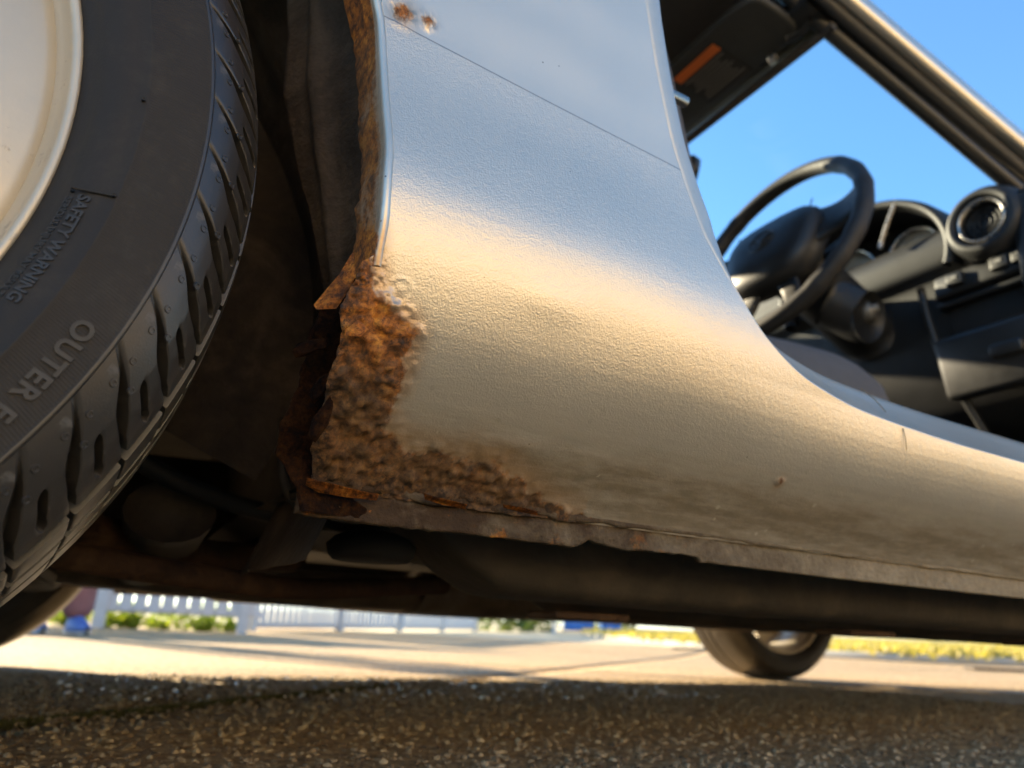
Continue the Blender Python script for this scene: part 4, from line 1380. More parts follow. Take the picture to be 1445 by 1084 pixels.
# interior mirror
mm = empty('interior_mirror', (1.120, -.128, .958), car)
mm.rotation_euler = (0, math.radians(10), math.radians(-8))
a = np.linspace(0, 2*np.pi, 40, endpoint=False)
ex = np.sign(np.cos(a))*np.abs(np.cos(a))**.55; ez = np.sign(np.sin(a))*np.abs(np.sin(a))**.55
rg = [np.stack([np.full(40, d), .128*ex*s, .031*ez*s], -1) for d, s in ((-.010, 0), (-.010, .93), (-.006, 1), (.010, .98), (.022, .8), (.026, .4), (.026, 0))]
grid_obj('mirror_housing', np.array(rg), BLACK, mm, cv=True)
tube('mirror_stalk', [(.02, -.0, .0), (.03, -.0, .03), (.0, 0, .075)], .010, BLACK, mm, 8, 10, up=(0, 1, 0))
box('mirror_tab', (.004, -.112, -.034), (.012, .018, .016), BLACK, mm, .003)

# ------------------------------------------------------------------ dashboard
dash = empty('dashboard', (1.45, -.30, .60), car)
def dpart(ob):
    ob.parent = dash
    ob.location = Vector(ob.location)-dash.location
    return ob
def dgrid(name, P, mat, **k):
    o = grid_obj(name, np.asarray(P)-np.array(dash.location), mat, dash, **k)
    return o
DP = crom([(1.66, .79), (1.56, .818), (1.49, .822), (1.440, .805), (1.418, .775), (1.420, .735), (1.436, .71), (1.440, .66), (1.450, .60), (1.475, .53), (1.52, .47), (1.62, .44)], 60)
yd = np.linspace(-.655, .655, 60)
P = np.stack([np.broadcast_to(DP[:, :1], (60, 60))+.03*(1-(yd/.655)**2)[None]*0, np.broadcast_to(yd[None], (60, 60)), DP[:, 1:]+.048*sstep(-.30, -.16, yd)[None]*sstep(.74, .80, DP[:, 1:])], -1)
dgrid('dash_body', P, BLACK_SOFT)
# instrument hood: elliptical shell
aa = np.linspace(math.radians(-18), math.radians(198), 60)
def hood(x, ry, rz, zc=.760, yc=-.350):
    return np.stack([np.full(60, x), yc-ry*np.cos(aa), zc+rz*np.sin(aa)], -1)
rows = [hood(1.500, .166, .120), hood(1.44, .164, .124), hood(1.405, .165, .126), hood(1.398, .169, .130), hood(1.397, .175, .136), hood(1.400, .180, .140), hood(1.410, .183, .142), hood(1.47, .186, .140), hood(1.56, .19, .118), hood(1.64, .19, .07)]
dgrid('instrument_hood', np.array(rows), BLACK_SOFT)
# instrument face with two dials
fc = np.array([hood(1.498, .166*s, .120*s) for s in (0, .5, 1)])
dgrid('instrument_face', fc, DARKHOLE)
def ring_x(R, r, n=40, m=10):
    A, B = np.meshgrid(np.linspace(0, 2*np.pi, n, endpoint=False), np.linspace(0, 2*np.pi, m, endpoint=False), indexing='ij')
    return np.stack([r*np.sin(B), (R+r*np.cos(B))*np.cos(A), (R+r*np.cos(B))*np.sin(A)], -1)
for y, z, R in ((-.432, .792, .050), (-.300, .80, .055)):
    dgrid('dial_bezel', ring_x(R, .004)+np.array([1.462, y, z]), CHROME, cu=True, cv=True)
    A, B = np.meshgrid(np.linspace(0, 2*np.pi, 40, endpoint=False), np.linspace(0, 1, 5), indexing='ij')
    dgrid('dial_face', np.stack([1.472+0*A, y+R*B*np.cos(A), z+R*B*np.sin(A)], -1), simple('dial_print', (.32, .30, .26), .5), cu=True)
dpart(tube('lens_edge_glint', [(1.402, -.447, .876), (1.402, -.428, .845), (1.403, -.403, .799)], .0045, CHROME, dash, 10, 8, up=(0, 1, 0)))  # chrome strip standing in for the bright reflection along the lens edge
# air vent pod at the door end
vc = np.array([1.402, -.582, .763])
def xlathe(prof, c, n=48):
    L = lathe(prof, n)               # axis y -> axis x
    return np.stack([L[..., 1]+c[0], L[..., 0]+c[1], L[..., 2]+c[2]], -1)
dgrid('vent_pod', xlathe([(.0395, .004), (.0415, -.010), (.046, -.014), (.053, -.012), (.060, -.002), (.066, .02), (.072, .08), (.075, .16)], vc), BLACK_SOFT, cu=True)
dgrid('vent_ring', xlathe([(.0315, .0), (.033, -.008), (.0350, -.0105), (.0370, -.0100), (.0390, -.004), (.0395, .006)], vc), CHROME, cu=True)
dgrid('vent_barrel', xlathe([(.031, -.002), (.030, .012), (.029, .03), (0, .03)], vc), DARKHOLE, cu=True)
for R in (.010, .018, .025):
    dgrid('vent_louvre', ring_x(R, .0018, 36, 8)+vc+np.array([.004, 0, 0]), BLACK, cu=True, cv=True)
for k in range(4):
    c, s = math.cos(k*math.pi/4+.3), math.sin(k*math.pi/4+.3)
    tube('vent_vane', [tuple(vc+np.array([.007, -.030*c, -.030*s])-np.array(dash.location)), tuple(vc+np.array([.007, .030*c, .030*s])-np.array(dash.location))], .0016, BLACK, dash, 4, 6, up=(1, .1, 0))
# fascia blocks below the vent
def dbox(name, c, s, mat, bev=.004, rot=None):
    o = box(name, tuple(np.array(c)-np.array(dash.location)), s, mat, dash, bev, rot)
    return o
dbox('dash_end_cap', (1.470, -.645, .700), (.150, .060, .190), BLACK, .020, (0, .05, 0))
dbox('switch_panel', (1.428, -.565, .684), (.030, .170, .042), BLACK, .006, (0, .12, 0))
for y in (-.520, -.590, -.622):
    dbox('rocker_switch', (1.409, y, .687), (.010, .027, .022), BLACK, .002, (0, .12, 0))
    dbox('switch_legend', (1.4035, y, .689), (.0008, .010, .006), PRINT, 0, (0, .12, 0))
dbox('cubby_surround', (1.432, -.565, .6545), (.026, .175, .012), BLACK, .004)
dbox('cubby_shade', (1.4375, -.565, .625), (.006, .15, .045), DARKHOLE, .001)  # flat near-black sheet, the shade inside the cubby put into its colour
dbox('lower_cover', (1.435, -.560, .545), (.040, .190, .105), BLACK, .010, (0, -.18, 0))
dbox('bonnet_release', (1.408, -.578, .545), (.016, .050, .022), BLACK, .005, (0, -.18, 0))
dpart(tube('knee_panel_edge', [(1.42, -.455, .70), (1.425, -.46, .62), (1.44, -.47, .54), (1.48, -.49, .44), (1.50, -.50, .36)], .007, BLACK, dash, 20, 8, up=(0, 1, 0)))
quad_plate('kick_panel', [(1.44, -.69, .74), (1.44, -.69, .24), (1.75, -.69, .24), (1.75, -.69, .74)], BLACK_SOFT, car, .004, 8, .002)
quad_plate('firewall', [(1.66, -.74, .18), (1.66, .74, .18), (1.60, .74, .80), (1.60, -.74, .80)], BLACK_SOFT, car, .004, 8, .002)
tube('console_tunnel', [(.45, 0, .33), (.8, 0, .36), (1.2, 0, .38), (1.5, 0, .48)], .12, BLACK_SOFT, car, 20, 24, ry=.10)
quad_plate('cabin_carpet', [(.41, -.74, .20), (1.66, -.74, .20), (1.66, .74, .20), (.41, .74, .20)], BLACK_SOFT, car, .004, 14, .006)
# ------------------------------------------------------------------ steering wheel
RAKE = .352
sw = empty('steering_wheel', (1.200, -.330, .7625), car)
nx = Vector((-math.cos(RAKE), 0, math.sin(RAKE)))
lx = Vector((0, -1, 0))                                      # driver's right
ly = nx.cross(lx)
sw.matrix_local = Matrix.Translation(sw.location) @ Matrix((lx, ly, nx)).transposed().to_4x4()
n = 120
A = np.linspace(0, 2*np.pi, n, endpoint=False)
B = np.linspace(0, 2*np.pi, 16, endpoint=False)
rt = .0142+.0011*np.maximum(0, np.cos(A*22))*((np.cos(2*A) > -.4))
Rg = .1815
PP = np.stack([(Rg+rt[:, None]*np.cos(B))*np.cos(A)[:, None], (Rg+rt[:, None]*np.cos(B))*np.sin(A)[:, None], rt[:, None]*np.sin(B)*1.08], -1)
grid_obj('rim', PP, LEATHER, sw, cu=True, cv=True)
# airbag pad: superellipse dome
m = 72
T = np.linspace(0, 2*np.pi, m, endpoint=False)
ex = np.sign(np.cos(T))*np.abs(np.cos(T))**.62; ey = np.sign(np.sin(T))*np.abs(np.sin(T))**.62
def padr(s, z):
    taper = 1-.14*(-ey)
    return np.stack([.098*ex*s*taper, .078*ey*s-.010, np.full(m, z)], -1)
rings = [padr(0, .030), padr(.3, .0298), padr(.6, .028), padr(.8, .024), padr(.92, .017), padr(.985, .007), padr(1.0, -.006), padr(.99, -.02), padr(.9, -.034), padr(.5, -.045), padr(0, -.045)]
grid_obj('airbag_cover', np.array(rings), BLACK, sw, cv=True)
def spoke(p0, p1, w0, w1, th):
    p0, p1 = np.array(p0), np.array(p1)
    t = np.linspace(0, 1, 10)[:, None]
    path = p0*(1-t)+p1*t; path[:, 2] += -.010*np.sin(t[:, 0]*np.pi)
    prof = np.array([[(.5*(w0+(w1-w0)*k+.018*abs(2*k-1)**3)*c, th*s) for c, s in zip(ex[::4]*1, ey[::4]*1)] for k in t[:, 0]])
    G = sweep(path, prof, (0, 0, 1))
    return grid_obj('spoke', G, BLACK, sw, cv=True)
spoke((.080, .014, -.004), (.176, .030, -.002), .074, .060, .009)
spoke((-.080, .014, -.004), (-.176, .030, -.002), .074, .060, .009)
spoke((.034, -.070, -.012), (.070, -.165, -.004), .032, .030, .008)
spoke((-.034, -.070, -.012), (-.070, -.165, -.004), .032, .030, .008)
# badge: oval ring with a winged stroke
R1, B1 = np.meshgrid(np.linspace(0, 2*np.pi, 48, endpoint=False), np.linspace(0, 2*np.pi, 8, endpoint=False), indexing='ij')
ov = np.stack([(.0275+.0022*np.cos(B1))*np.cos(R1), (.0215+.0022*np.cos(B1))*np.sin(R1)+.002, .0292+.0022*np.sin(B1)], -1)
bdg = grid_obj('badge', ov, BLACK, sw, cu=True, cv=True)
for sg in (-1, 1):
    wing = crom([(0, -.006, .030), (sg*.007, .003, .0305), (sg*.015, .009, .0300), (sg*.0255, .008, .0290)], 14)
    tube('badge_wing', wing, .0024, BLACK, sw, 14, 8)
    wing = crom([(sg*.0255, .006, .029), (sg*.017, .000, .030), (sg*.008, -.011, .030), (0, -.013, .0300)], 14)
    tube('badge_wing', wing, .0018, BLACK, sw, 14, 8)
# pad seam lines
tube('pad_seam', [(.082, .068, .012), (.082, .03, .0145), (.078, -.02, .0135), (.066, -.065, .010)], .0012, DARKHOLE, sw, 20, 6)
tube('pad_seam', [(-.082, .068, .012), (-.082, .03, .0145), (-.078, -.02, .0135), (-.066, -.065, .010)], .0012, DARKHOLE, sw, 20, 6)
# column, ignition lock and stalks
tube('steering_column', [(1.232, -.330, .748), (1.29, -.330, .728), (1.36, -.330, .700), (1.46, -.330, .655)], .058, BLACK, car, 14, 24, ry=.050)
tube('column_shroud', [(1.315, -.345, .690), (1.335, -.365, .672), (1.350, -.385, .655), (1.352, -.398, .650)], .046, BLACK, car, 12, 24, up=(0, 0, 1))
ig = lathe([(.0, -.014), (.009, -.014), (.0105, -.011), (.0105, -.004), (.018, -.003), (.0215, .0), (.0225, .010), (.0225, .03), (0, .03)], 36)
io = grid_obj('ignition_lock', ig*.8, simple('worn_lock_metal', (.16, .15, .13), .45, .6), car, cu=True); io.location = (1.352, -.405, .660); io.rotation_euler = (-.25, 0, .35)
box('key_slot', (0, -.0118, 0), (.0022, .0012, .012), DARKHOLE, io, 0)
tube('indicator_stalk', [(1.275, -.36, .745), (1.262, -.42, .752), (1.256, -.455, .756)], .0085, BLACK, car, 10, 12)
tube('wiper_stalk', [(1.275, -.30, .745), (1.240, -.24, .735), (1.225, -.185, .728)], .0085, BLACK, car, 10, 12)
# driver's seat
seat = empty('seat', (.93, -.372, .262), car)
def cushion(u, v):
    a = u*2*np.pi
    ex_ = np.sign(np.cos(a))*np.abs(np.cos(a))**.5; ey_ = np.sign(np.sin(a))*np.abs(np.sin(a))**.5
    s = np.interp(v, [0, .15, .35, .5, .65, .85, 1], [0, .75, .97, 1, .97, .80, 0])
    zz = np.interp(v, [0, .15, .35, .5, .65, .85, 1], [0, 0, .03, .07, .13, .168, .160])
    bol = .026*sstep(.6, .85, np.abs(ey_*s))*sstep(.5, .8, v)
    return np.stack([.235*ex_*s, .225*ey_*s, zz+bol+.014*ex_*s], -1)
U_, V_ = np.meshgrid(np.linspace(0, 1, 60, endpoint=False), np.linspace(0, 1, 22), indexing='ij')
grid_obj('cushion', cushion(U_, V_), SEATF, seat, cu=True)
def back(u, v):
    P = cushion(u, v)
    x, y, z = P[..., 0], P[..., 1], P[..., 2]
    return np.stack([-.22+z*.75-(x+.235)*.42*0-.30*(x+.235), y, .14+(x+.235)*1.15], -1)
grid_obj('backrest', back(U_, V_), SEATF, seat, cu=True)
box('seat_base', (0, 0, -.012), (.36, .38, .03), BLACK, seat, .006)

# ------------------------------------------------------------------ fence, plants, person, far things
def T(x, y):
    return float(terrain(x, y))
FWOOD = simple('weathered_white_paint', (.52, .53, .54), .7, 0, .25, 8, .3, 60)
FPOST = simple('pale_grey_post', (.50, .53, .56), .6, 0, .15, 10, .2, 80)
def fence(name, p0, p1, posts, h, gap, pitch, wd, label, zoff=0):
    root = empty(name, (p0[0], p0[1], T(*p0)))
    tag(root, label, 'fence', 'pale picket fences beyond the car')
    a, b = np.array(p0, float), np.array(p1, float)
    L = np.linalg.norm(b-a); d = (b-a)/L; ang = math.atan2(d[1], d[0])
    def pt(s):
        q = a+d*s
        return q[0]-p0[0], q[1]-p0[1], T(*q)-T(*p0)
    bm = bmesh.new(); box_bm(bm, (0, 0, (h-gap)/2), (wd, .018, h-gap), .004, 1)
    pick = bm_obj('picket', bm, FWOOD, root)
    n = int(L/pitch); first = True
    for k in range(n):
        x, y, z = pt((k+.5)*pitch)
        o = pick if first else pick.copy()
        if not first:
            COL.objects.link(o)
        first = False
        o.location = (x+random.uniform(-.002, .002), y, z+gap+random.uniform(-.006, .006))
        o.rotation_euler = (0, random.uniform(-.006, .006), ang)
    for s in posts:
        x, y, z = pt(s)
        box('post', (x-d[1]*.06*0, y, z+h/2+.02), (.085, .085, h+.06), FPOST, root, .006, (0, 0, ang))
    x0, y0, z0 = pt(0); x1, y1, z1 = pt(L)
    for hz in (gap+.02, h-.12):
        c = ((x0+x1)/2-d[1]*.03, (y0+y1)/2+d[0]*.03, (z0+z1)/2+hz)
        box('rail', c, (L, .035, .06), FPOST, root, .004, (0, -math.atan2(z1-z0, L), ang))
    return root
fence('picket_fence', (-1.6, 6.15), (1.62, 5.52), (.25, 2.07, 3.14), 1.25, .135, .104, .090, 'pale picket fence with weeds growing under it, posts down to the ground')
fence('picket_fence', (1.70, 6.6), (7.15, 12.3), (.1, 2.0, 3.9, 5.8, 7.75), 1.3, .035, .125, .085, 'pale board fence receding towards the blue bins')

def leaf_mat(name, c1, c2, tr=.35):
    m, t, p = newmat(name)
    out = t.nodes['Material Output']
    ge = N(t, 'ShaderNodeNewGeometry')
    col = mix(t, ge.outputs['Random Per Island'], c1, c2)
    t.links.new(col, p.inputs['Base Color'])
    p.inputs['Roughness'].default_value = .55
    tl = N(t, 'ShaderNodeBsdfTranslucent')
    t.links.new(mix(t, 1.0, col, (1.3, 1.35, .55), 'MULTIPLY'), tl.inputs[0])
    mx = N(t, 'ShaderNodeMixShader'); mx.inputs[0].default_value = tr
    t.links.new(p.outputs[0], mx.inputs[1]); t.links.new(tl.outputs[0], mx.inputs[2])
    t.links.new(mx.outputs[0], out.inputs[0])
    return m
LEAF = leaf_mat('bright_leaf', (.10, .18, .015), (.30, .32, .05), .55)
LEAFD = leaf_mat('hedge_leaf', (.04, .085, .015), (.13, .15, .035), .4)
GRASSM = leaf_mat('dry_grass', (.34, .28, .08), (.54, .43, .15), .4)
def leaves(C, size, mat, name, label, cat, seed, up=.3, parent=None):
    r = np.random.default_rng(seed)
    n = len(C)
    s = size*r.uniform(.5, 1.3, n)
    d = r.normal(size=(n, 3)); d[:, 2] = np.abs(d[:, 2])*.8+up; d /= np.linalg.norm(d, axis=1)[:, None]
    e = np.cross(d, r.normal(size=(n, 3))); e /= np.linalg.norm(e, axis=1)[:, None]
    f = np.cross(d, e)
    w_ = s*.38
    V = np.stack([C, C+d*(s*.45)[:, None]+e*w_[:, None]+f*(w_*.25)[:, None], C+d*s[:, None]-f*(s*.12)[:, None], C+d*(s*.45)[:, None]-e*w_[:, None]+f*(w_*.25)[:, None]], 1)
    F = np.arange(n*4).reshape(-1, 4)
    o = mesh_obj(name, V.reshape(-1, 3), F, mat, parent, False)
    if parent is None:
        tag(o, label, cat, kind='stuff')
    return o
r_ = np.random.default_rng(21)
def clump_cloud(n, centers, rad):
    k = r_.integers(0, len(centers), n)
    c = np.array(centers)[k]; R = np.array(rad)[k]
    d = r_.normal(size=(n, 3)); d /= np.linalg.norm(d, axis=1)[:, None]
    return c+d*(R*r_.uniform(.2, 1, n)**.5)[:, None]*np.array([1, 1, .8])
cs, rs = [], []
for k in range(46):
    s = r_.uniform(0, 3.1); x = -1.6+s*.981+.05*r_.normal(); y = 6.15-s*.192+.12+.16*abs(r_.normal())
    h_ = r_.uniform(.04, .20)
    cs.append((x, y, T(x, y)+h_*.6)); rs.append(h_)
weeds = clump_cloud(6500, cs, rs)
weeds[:, 2] = np.maximum(weeds[:, 2], .003)
leaves(weeds, .035, LEAF, 'weeds', 'bright green weeds growing along the foot of the picket fence', 'weeds', 5)
# far hedge behind the bins
cs, rs = [], []
for k in range(120):
    t_ = r_.random()
    x = 7.3+t_*14+r_.normal()*.3; y = 13.2+t_*12+r_.normal()*.3
    R = r_.uniform(.35, .7); cs.append((x, y, T(x, y)+r_.uniform(.1, 1.7))); rs.append(R)
leaves(clump_cloud(16000, cs, rs), .13, LEAFD, 'hedge', 'yellow-green hedge far behind the blue bins', 'hedge', 6, .1)
# lawn beyond the kerb
KERB = crom([(14, .9), (9.5, 1.6), (7.2, 2.35), (6.35, 3.2), (6.25, 4.6), (7.0, 7.0), (9.2, 11.0), (13, 17), (18, 24)], 90)
def lawn_sheet():
    out = []
    for (x, y) in KERB:
        i = np.linspace(0, 1, 22)**1.6
        ex_, ey_ = x+i*60*.93, y+i*60*.37
        out.append(np.stack([ex_, ey_, terrain(ex_, ey_)+.035+.02*i], -1))
    o = grid_obj('lawn', np.array(out), simple('lawn_soil', (.24, .20, .07), .95, 0, .35, 2.0, .6, 20), None)
    tag(o, kind='structure')
lawn_sheet()
kb = np.stack([KERB[:, 0], KERB[:, 1], terrain(KERB[:, 0], KERB[:, 1])+.02], -1)
kg = sweep(kb, np.array([(-.09, -.05), (-.09, .025), (-.075, .04), (.075, .04), (.09, .025), (.09, -.05)]), (0, 0, 1))
ko = grid_obj('kerb', kg, simple('kerb_concrete', (.40, .37, .31), .85, 0, .2, 6, .5, 40), None, cv=True)
tag(ko, kind='structure')
n = 26000
kk = r_.integers(0, len(KERB), n); dd = r_.random(n)**2.2*14+.12
gx = KERB[kk, 0]+dd*.93+r_.normal(size=n)*.12; gy = KERB[kk, 1]+dd*.37+r_.normal(size=n)*.12
gz = terrain(gx, gy)+.035
leaves(np.stack([gx, gy, gz], -1), .085, GRASSM, 'grass', 'dry yellow-green lawn grass beyond the kerb', 'grass', 8, 1.2)
# blue bins
BLUE = simple('blue_plastic', (.03, .20, .62), .4, 0, .12, 10)
BLUE2 = simple('blue_lid_plastic', (.05, .27, .72), .4, 0, .12, 10)
def bin_(x, y, rz, sx, h, label):
    root = empty('storage_bin', (x, y, T(x, y)))
    root.rotation_euler = (0, 0, rz)
    tag(root, label, 'bin', 'blue bins by the hedge')
    bm = bmesh.new(); vs = box_bm(bm, (0, 0, h*.5+.03), (sx, .55, h), .03, 2)
    for v in bm.verts:
        k = .86+.14*(v.co.z/h); v.co.x *= k; v.co.y *= k
    bm_obj('body', bm, BLUE, root)
    box('lid', (0, -.01, h+.065), (sx+.06, .62, .06), BLUE2, root, .02)
    for sx_ in (-1, 1):
        box('rib', (sx_*sx*.28, -.268, h*.5), (.05, .03, h*.7), BLUE, root, .008)
    bm = bmesh.new(); bmesh.ops.create_cone(bm, segments=20, radius1=.09, radius2=.09, depth=.05, cap_ends=True, matrix=Matrix.Rotation(math.pi/2, 4, 'Y'))
    wv = bm_obj('castor', bm, BLACK, root); wv.location = (-sx*.42, .2, .09)
    wv2 = wv.copy(); COL.objects.link(wv2); wv2.parent = root; wv2.location = (sx*.42, .2, .09)
bin_(12.05, 15.9, -.5, .86, .62, 'left of two blue lidded bins standing by the hedge')
bin_(13.35, 16.2, -.5, .62, .60, 'right and smaller of two blue lidded bins by the hedge')
pm = empty('marker_post', (9.15, 12.6, T(9.15, 12.6)))
tag(pm, 'short pale post with round cap in front of the hedge', 'post')
tube('shaft', [(0, 0, 0), (0, 0, .24)], .035, FPOST, pm, 4, 14, up=(1, 0, 0))
bm = bmesh.new(); bmesh.ops.create_uvsphere(bm, u_segments=20, v_segments=12, radius=.10)
hd = bm_obj('cap', bm, simple('cream_cap', (.75, .62, .42), .5), pm, True); hd.location = (0, 0, .30); hd.scale = (1, 1, .8)
# drain grating let into the ground
def drain(x, y, rz, nb, label):
    root = empty('drain_grating', (x, y, T(x, y)+.004)); root.rotation_euler = (0, 0, rz)
    tag(root, label, 'drain', 'drain gratings')
    GI = simple('cast_iron', (.05, .045, .04), .6, .4, .3, 60)
    L = nb*.042
    for s in (-1, 1):
        box('frame_bar', (0, s*.10, .006), (L+.03, .02, .014), GI, root, .002)
        box('frame_bar', (s*(L/2+.006), 0, .006), (.02, .18, .014), GI, root, .002)
    for k in range(nb):
        box('bar', (-L/2+(k+.5)*.042, 0, .006), (.018, .178, .012), GI, root, .002)
    box('pit_shade', (0, 0, .0005), (L, .18, .002), DARKHOLE, root, 0)  # thin black sheet painting the shade below the bars, no real hole
drain(5.70, 1.78, -.75, 9, 'dark slotted drain grating at the right edge near the kerb')
drain(5.75, 4.85, -.6, 7, 'dark slotted drain grating left of the far front wheel')

# person by the fence
def person(x, y):
    root = empty('person', (x, y, T(x, y)))
    tag(root, 'person in dusky pink trousers and blue shoes standing by the fence', 'person')
    J = {'pel': (0, 0, .93, .135, .105), 'spi': (0, 0, 1.10, .125, .095), 'che': (0, 0, 1.28, .155, .105), 'nek': (0, .005, 1.45, .055, .055), 'hd0': (0, -.01, 1.53, .070, .080), 'hd1': (0, -.015, 1.63, .082, .095), 'hd2': (0, -.005, 1.70, .060, .070)}
    E_ = [('pel', 'spi'), ('spi', 'che'), ('che', 'nek'), ('nek', 'hd0'), ('hd0', 'hd1'), ('hd1', 'hd2')]
    for s, nm in ((-1, 'l'), (1, 'r')):
        J['hip'+nm] = (s*.095, 0, .86, .098, .098); J['kne'+nm] = (s*.105, -.02 if s > 0 else .03, .48, .082, .082); J['cal'+nm] = (s*.11, .01, .28, .084, .084)
        J['ank'+nm] = (s*.11, .02, .075, .092, .092)
        J['sho'+nm] = (s*.185, 0, 1.40, .058, .058); J['elb'+nm] = (s*.245, .03, 1.13, .043, .043); J['wri'+nm] = (s*.255, -.04, .89, .030, .030); J['pal'+nm] = (s*.256, -.055, .81, .020, .036); J['fin'+nm] = (s*.252, -.070, .72, .012, .028)
        J['thu'+nm] = (s*.250, -.105, .79, .012, .014)
        E_ += [('pel', 'hip'+nm), ('hip'+nm, 'kne'+nm), ('kne'+nm, 'cal'+nm), ('cal'+nm, 'ank'+nm), ('che', 'sho'+nm), ('sho'+nm, 'elb'+nm), ('elb'+nm, 'wri'+nm), ('wri'+nm, 'pal'+nm), ('pal'+nm, 'fin'+nm), ('pal'+nm, 'thu'+nm)]
    ks = list(J); me = bpy.data.meshes.new('body')
    me.from_pydata([J[k][:3] for k in ks], [(ks.index(a_), ks.index(b_)) for a_, b_ in E_], [])
    ob = bpy.data.objects.new('body', me); COL.objects.link(ob)
    ob.modifiers.new('skin', 'SKIN')
    sv = me.skin_vertices[0].data
    for i, k in enumerate(ks):
        sv[i].radius = J[k][3:]
        sv[i].use_root = (k == 'pel')
    su = ob.modifiers.new('sub', 'SUBSURF'); su.levels = 2; su.render_levels = 2
    dg = bpy.context.evaluated_depsgraph_get()
    m2 = bpy.data.meshes.new_from_object(ob.evaluated_get(dg))
    bpy.data.objects.remove(ob)
    b = bpy.data.objects.new('body', m2); COL.objects.link(b); b.parent = root
    m2.materials.clear()
    for mm_ in (simple('dusky_pink_trousers', (.23, .10, .095), .85, 0, .25, 20, .5, 60), simple('grey_top', (.30, .31, .33), .85, 0, .15, 20, .4, 60), simple('skin', (.62, .32, .25), .5, 0, .08, 20)):
        m2.materials.append(mm_)
    for p in m2.polygons:
        c = p.center
        p.use_smooth = True
        arm = abs(c.x) > .19
        if c.z < .96 and not arm: p.material_index = 0
        elif c.z > 1.44 or (arm and c.z < .98): p.material_index = 2
        else: p.material_index = 1
    # shoes
    SH = simple('blue_shoe', (.10, .18, .45), .5, 0, .2, 30); SO = simple('white_sole', (.7, .7, .7), .6, 0, .1, 30)
    for s in (-1, 1):
        u = np.linspace(0, 1, 16); a_ = np.linspace(0, 2*np.pi, 20, endpoint=False)
        U2, A2 = np.meshgrid(u, a_, indexing='ij')
        wdt = .048*np.sin(np.pi*np.clip(U2*.92+.06, 0, 1))**.45; hgt = np.interp(U2, [0, .1, .35, .6, 1], [.03, .085, .09, .06, .022])
        X = s*.11+wdt*np.cos(A2); Z = .028+np.maximum(np.sin(A2), -.25)*hgt*np.where(np.sin(A2) > 0, 1, .4); Y = .085-.27*U2
        sh = grid_obj('shoe', np.stack([X, Y, Z], -1), SH, root, cv=True)
        grid_obj('sole', np.stack([X*1+.004*np.cos(A2), Y, .003+.016*(np.sin(A2)*.5+.5)], -1), SO, sh, cv=True)
    # hair
    hr = lathe([(0, .0), (.05, .0), (.088, .03), (.098, .07), (.096, .12), (.085, .20)], 30)
    hq = np.stack([hr[..., 0], hr[..., 2]*1.1+.01, 1.745-hr[..., 1]], -1)
    hq[..., 2] += np.where(hq[..., 1] < -.055, .10, 0)*sstep(.05, .2, 1.745-hq[..., 2])
    grid_obj('hair', hq, simple('brown_hair', (.05, .03, .018), .6, 0, .3, 80, .6, 200), root, cu=True)
    # eyes, nose, mouth
    for s in (-1, 1):
        bm = bmesh.new(); bmesh.ops.create_uvsphere(bm, u_segments=12, v_segments=8, radius=.011)
        e_ = bm_obj('eye', bm, simple('eye', (.7, .7, .7), .2), root, True); e_.location = (s*.032, -.098, 1.625)
    bm = bmesh.new(); bmesh.ops.create_cone(bm, segments=10, radius1=.016, radius2=.006, depth=.045, cap_ends=True)
    n_o = bm_obj('nose', bm, m2.materials[2], root, True); n_o.location = (0, -.110, 1.595); n_o.rotation_euler = (.35, 0, 0)
    box('mouth', (0, -.098, 1.555), (.045, .012, .010), simple('lip', (.45, .16, .14), .4), root, .004)
    return root
pr_ = person(.165, 3.85)
pr_.rotation_euler = (0, 0, .35)

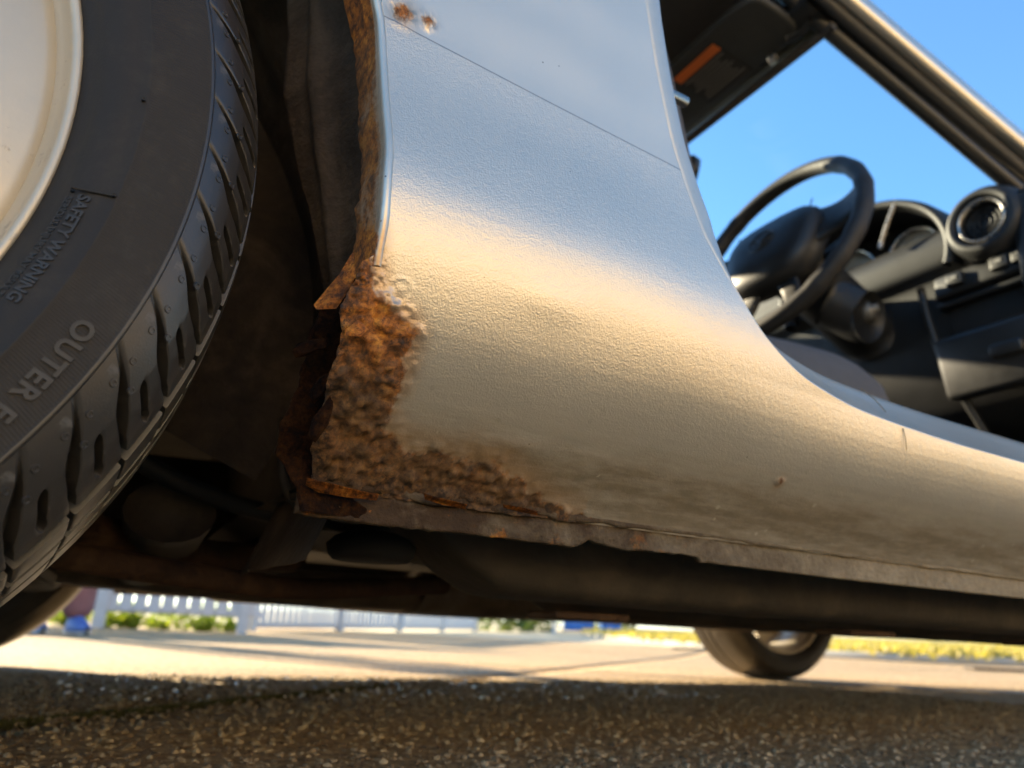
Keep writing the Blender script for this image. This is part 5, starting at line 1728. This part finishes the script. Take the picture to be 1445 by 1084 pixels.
# house behind the camera, sunlit, that the paint mirrors
def house(hx, label, rc):
    root = empty('house', (hx, -10.8, 0))
    tag(root, label, 'house', 'houses behind the viewpoint')
    REN = simple('cream_render', rc, .9, 0, .12, 2, .4, 60)
    TILE = simple('clay_tile', (.25, .10, .06), .85, 0, .3, 6, .5, 30)
    WHT = simple('white_frame', (.75, .75, .72), .5, 0, .05, 10)
    GLS = simple('house_window_glass', (.03, .04, .05), .08, 0, .1, 5)
    Lx, Dy, Hh = 15.0, 7.0, 4.0
    ops = [(-5.6, .95, 1.6, 1.25), (-2.2, .95, 1.6, 1.25), (1.1, .02, .95, 2.05), (4.6, .95, 2.0, 1.25)]
    # front wall as bands round the openings
    xs = sorted({-Lx/2, Lx/2, *[o_[0]-o_[2]/2 for o_ in ops], *[o_[0]+o_[2]/2 for o_ in ops]})
    zs = sorted({0.0, Hh, .02, .95, 2.07, 2.20})
    V, F = [], []
    for i in range(len(xs)-1):
        for j in range(len(zs)-1):
            cx, cz = (xs[i]+xs[i+1])/2, (zs[j]+zs[j+1])/2
            if any(abs(cx-o_[0]) < o_[2]/2 and o_[1] < cz < o_[1]+o_[3] for o_ in ops):
                continue
            b_ = len(V)
            V += [(xs[i], 0, zs[j]), (xs[i+1], 0, zs[j]), (xs[i+1], 0, zs[j+1]), (xs[i], 0, zs[j+1])]
            F.append((b_, b_+1, b_+2, b_+3))
    V += [(-Lx/2, -Dy, 0), (Lx/2, -Dy, 0), (Lx/2, -Dy, Hh), (-Lx/2, -Dy, Hh), (-Lx/2, 0, 0), (Lx/2, 0, 0), (Lx/2, 0, Hh), (-Lx/2, 0, Hh)]
    b_ = len(V)-8
    F += [(b_, b_+1, b_+2, b_+3), (b_, b_+4, b_+7, b_+3), (b_+1, b_+5, b_+6, b_+2)]
    mesh_obj('wall', V, F, REN, root, False)
    R_ = mesh_obj('roof', [(-Lx/2-.4, .5, Hh-.1), (Lx/2+.4, .5, Hh-.1), (Lx/2+.4, -Dy/2, Hh+1.3), (-Lx/2-.4, -Dy/2, Hh+1.3), (-Lx/2-.4, -Dy-.5, Hh-.1), (Lx/2+.4, -Dy-.5, Hh-.1)], [(0, 1, 2, 3), (3, 2, 5, 4)], TILE, root, False)
    R_.modifiers.new('s', 'SOLIDIFY').thickness = .12
    box('chimney', (4.5, -Dy/2, Hh+1.6), (.7, .6, 1.1), TILE, R_, .02)
    for k, (cx, z0, w_, h_) in enumerate(ops):
        if z0 < .5:
            d_ = box('door', (cx, -.07, z0+h_/2), (w_, .05, h_), simple('green_door', (.04, .12, .08), .4), root, .004)
            box('handle', (.36, .05, 0), (.03, .05, .12), CHROME, d_, .004)
            continue
        wn = box('window', (cx, -.10, z0+h_/2), (w_, .02, h_), GLS, root, 0)
        for fx in (-1, 0, 1):
            box('frame', (fx*(w_/2-.03), .03, 0), (.06, .05, h_), WHT, wn, .004)
        for fz in (-1, 1):
            box('frame', (0, .033, fz*(h_/2-.03)), (w_, .05, .06), WHT, wn, .004)
        box('sill', (0, .12, -h_/2-.03), (w_+.16, .18, .05), WHT, wn, .006)
house(2.0, 'cream rendered house facing the car across the drive', (.66, .53, .34))
house(18.6, 'ochre rendered house, second along from the cream one', (.62, .46, .27))
house(35.2, 'pale yellow rendered house at the far end of the row', (.68, .57, .36))
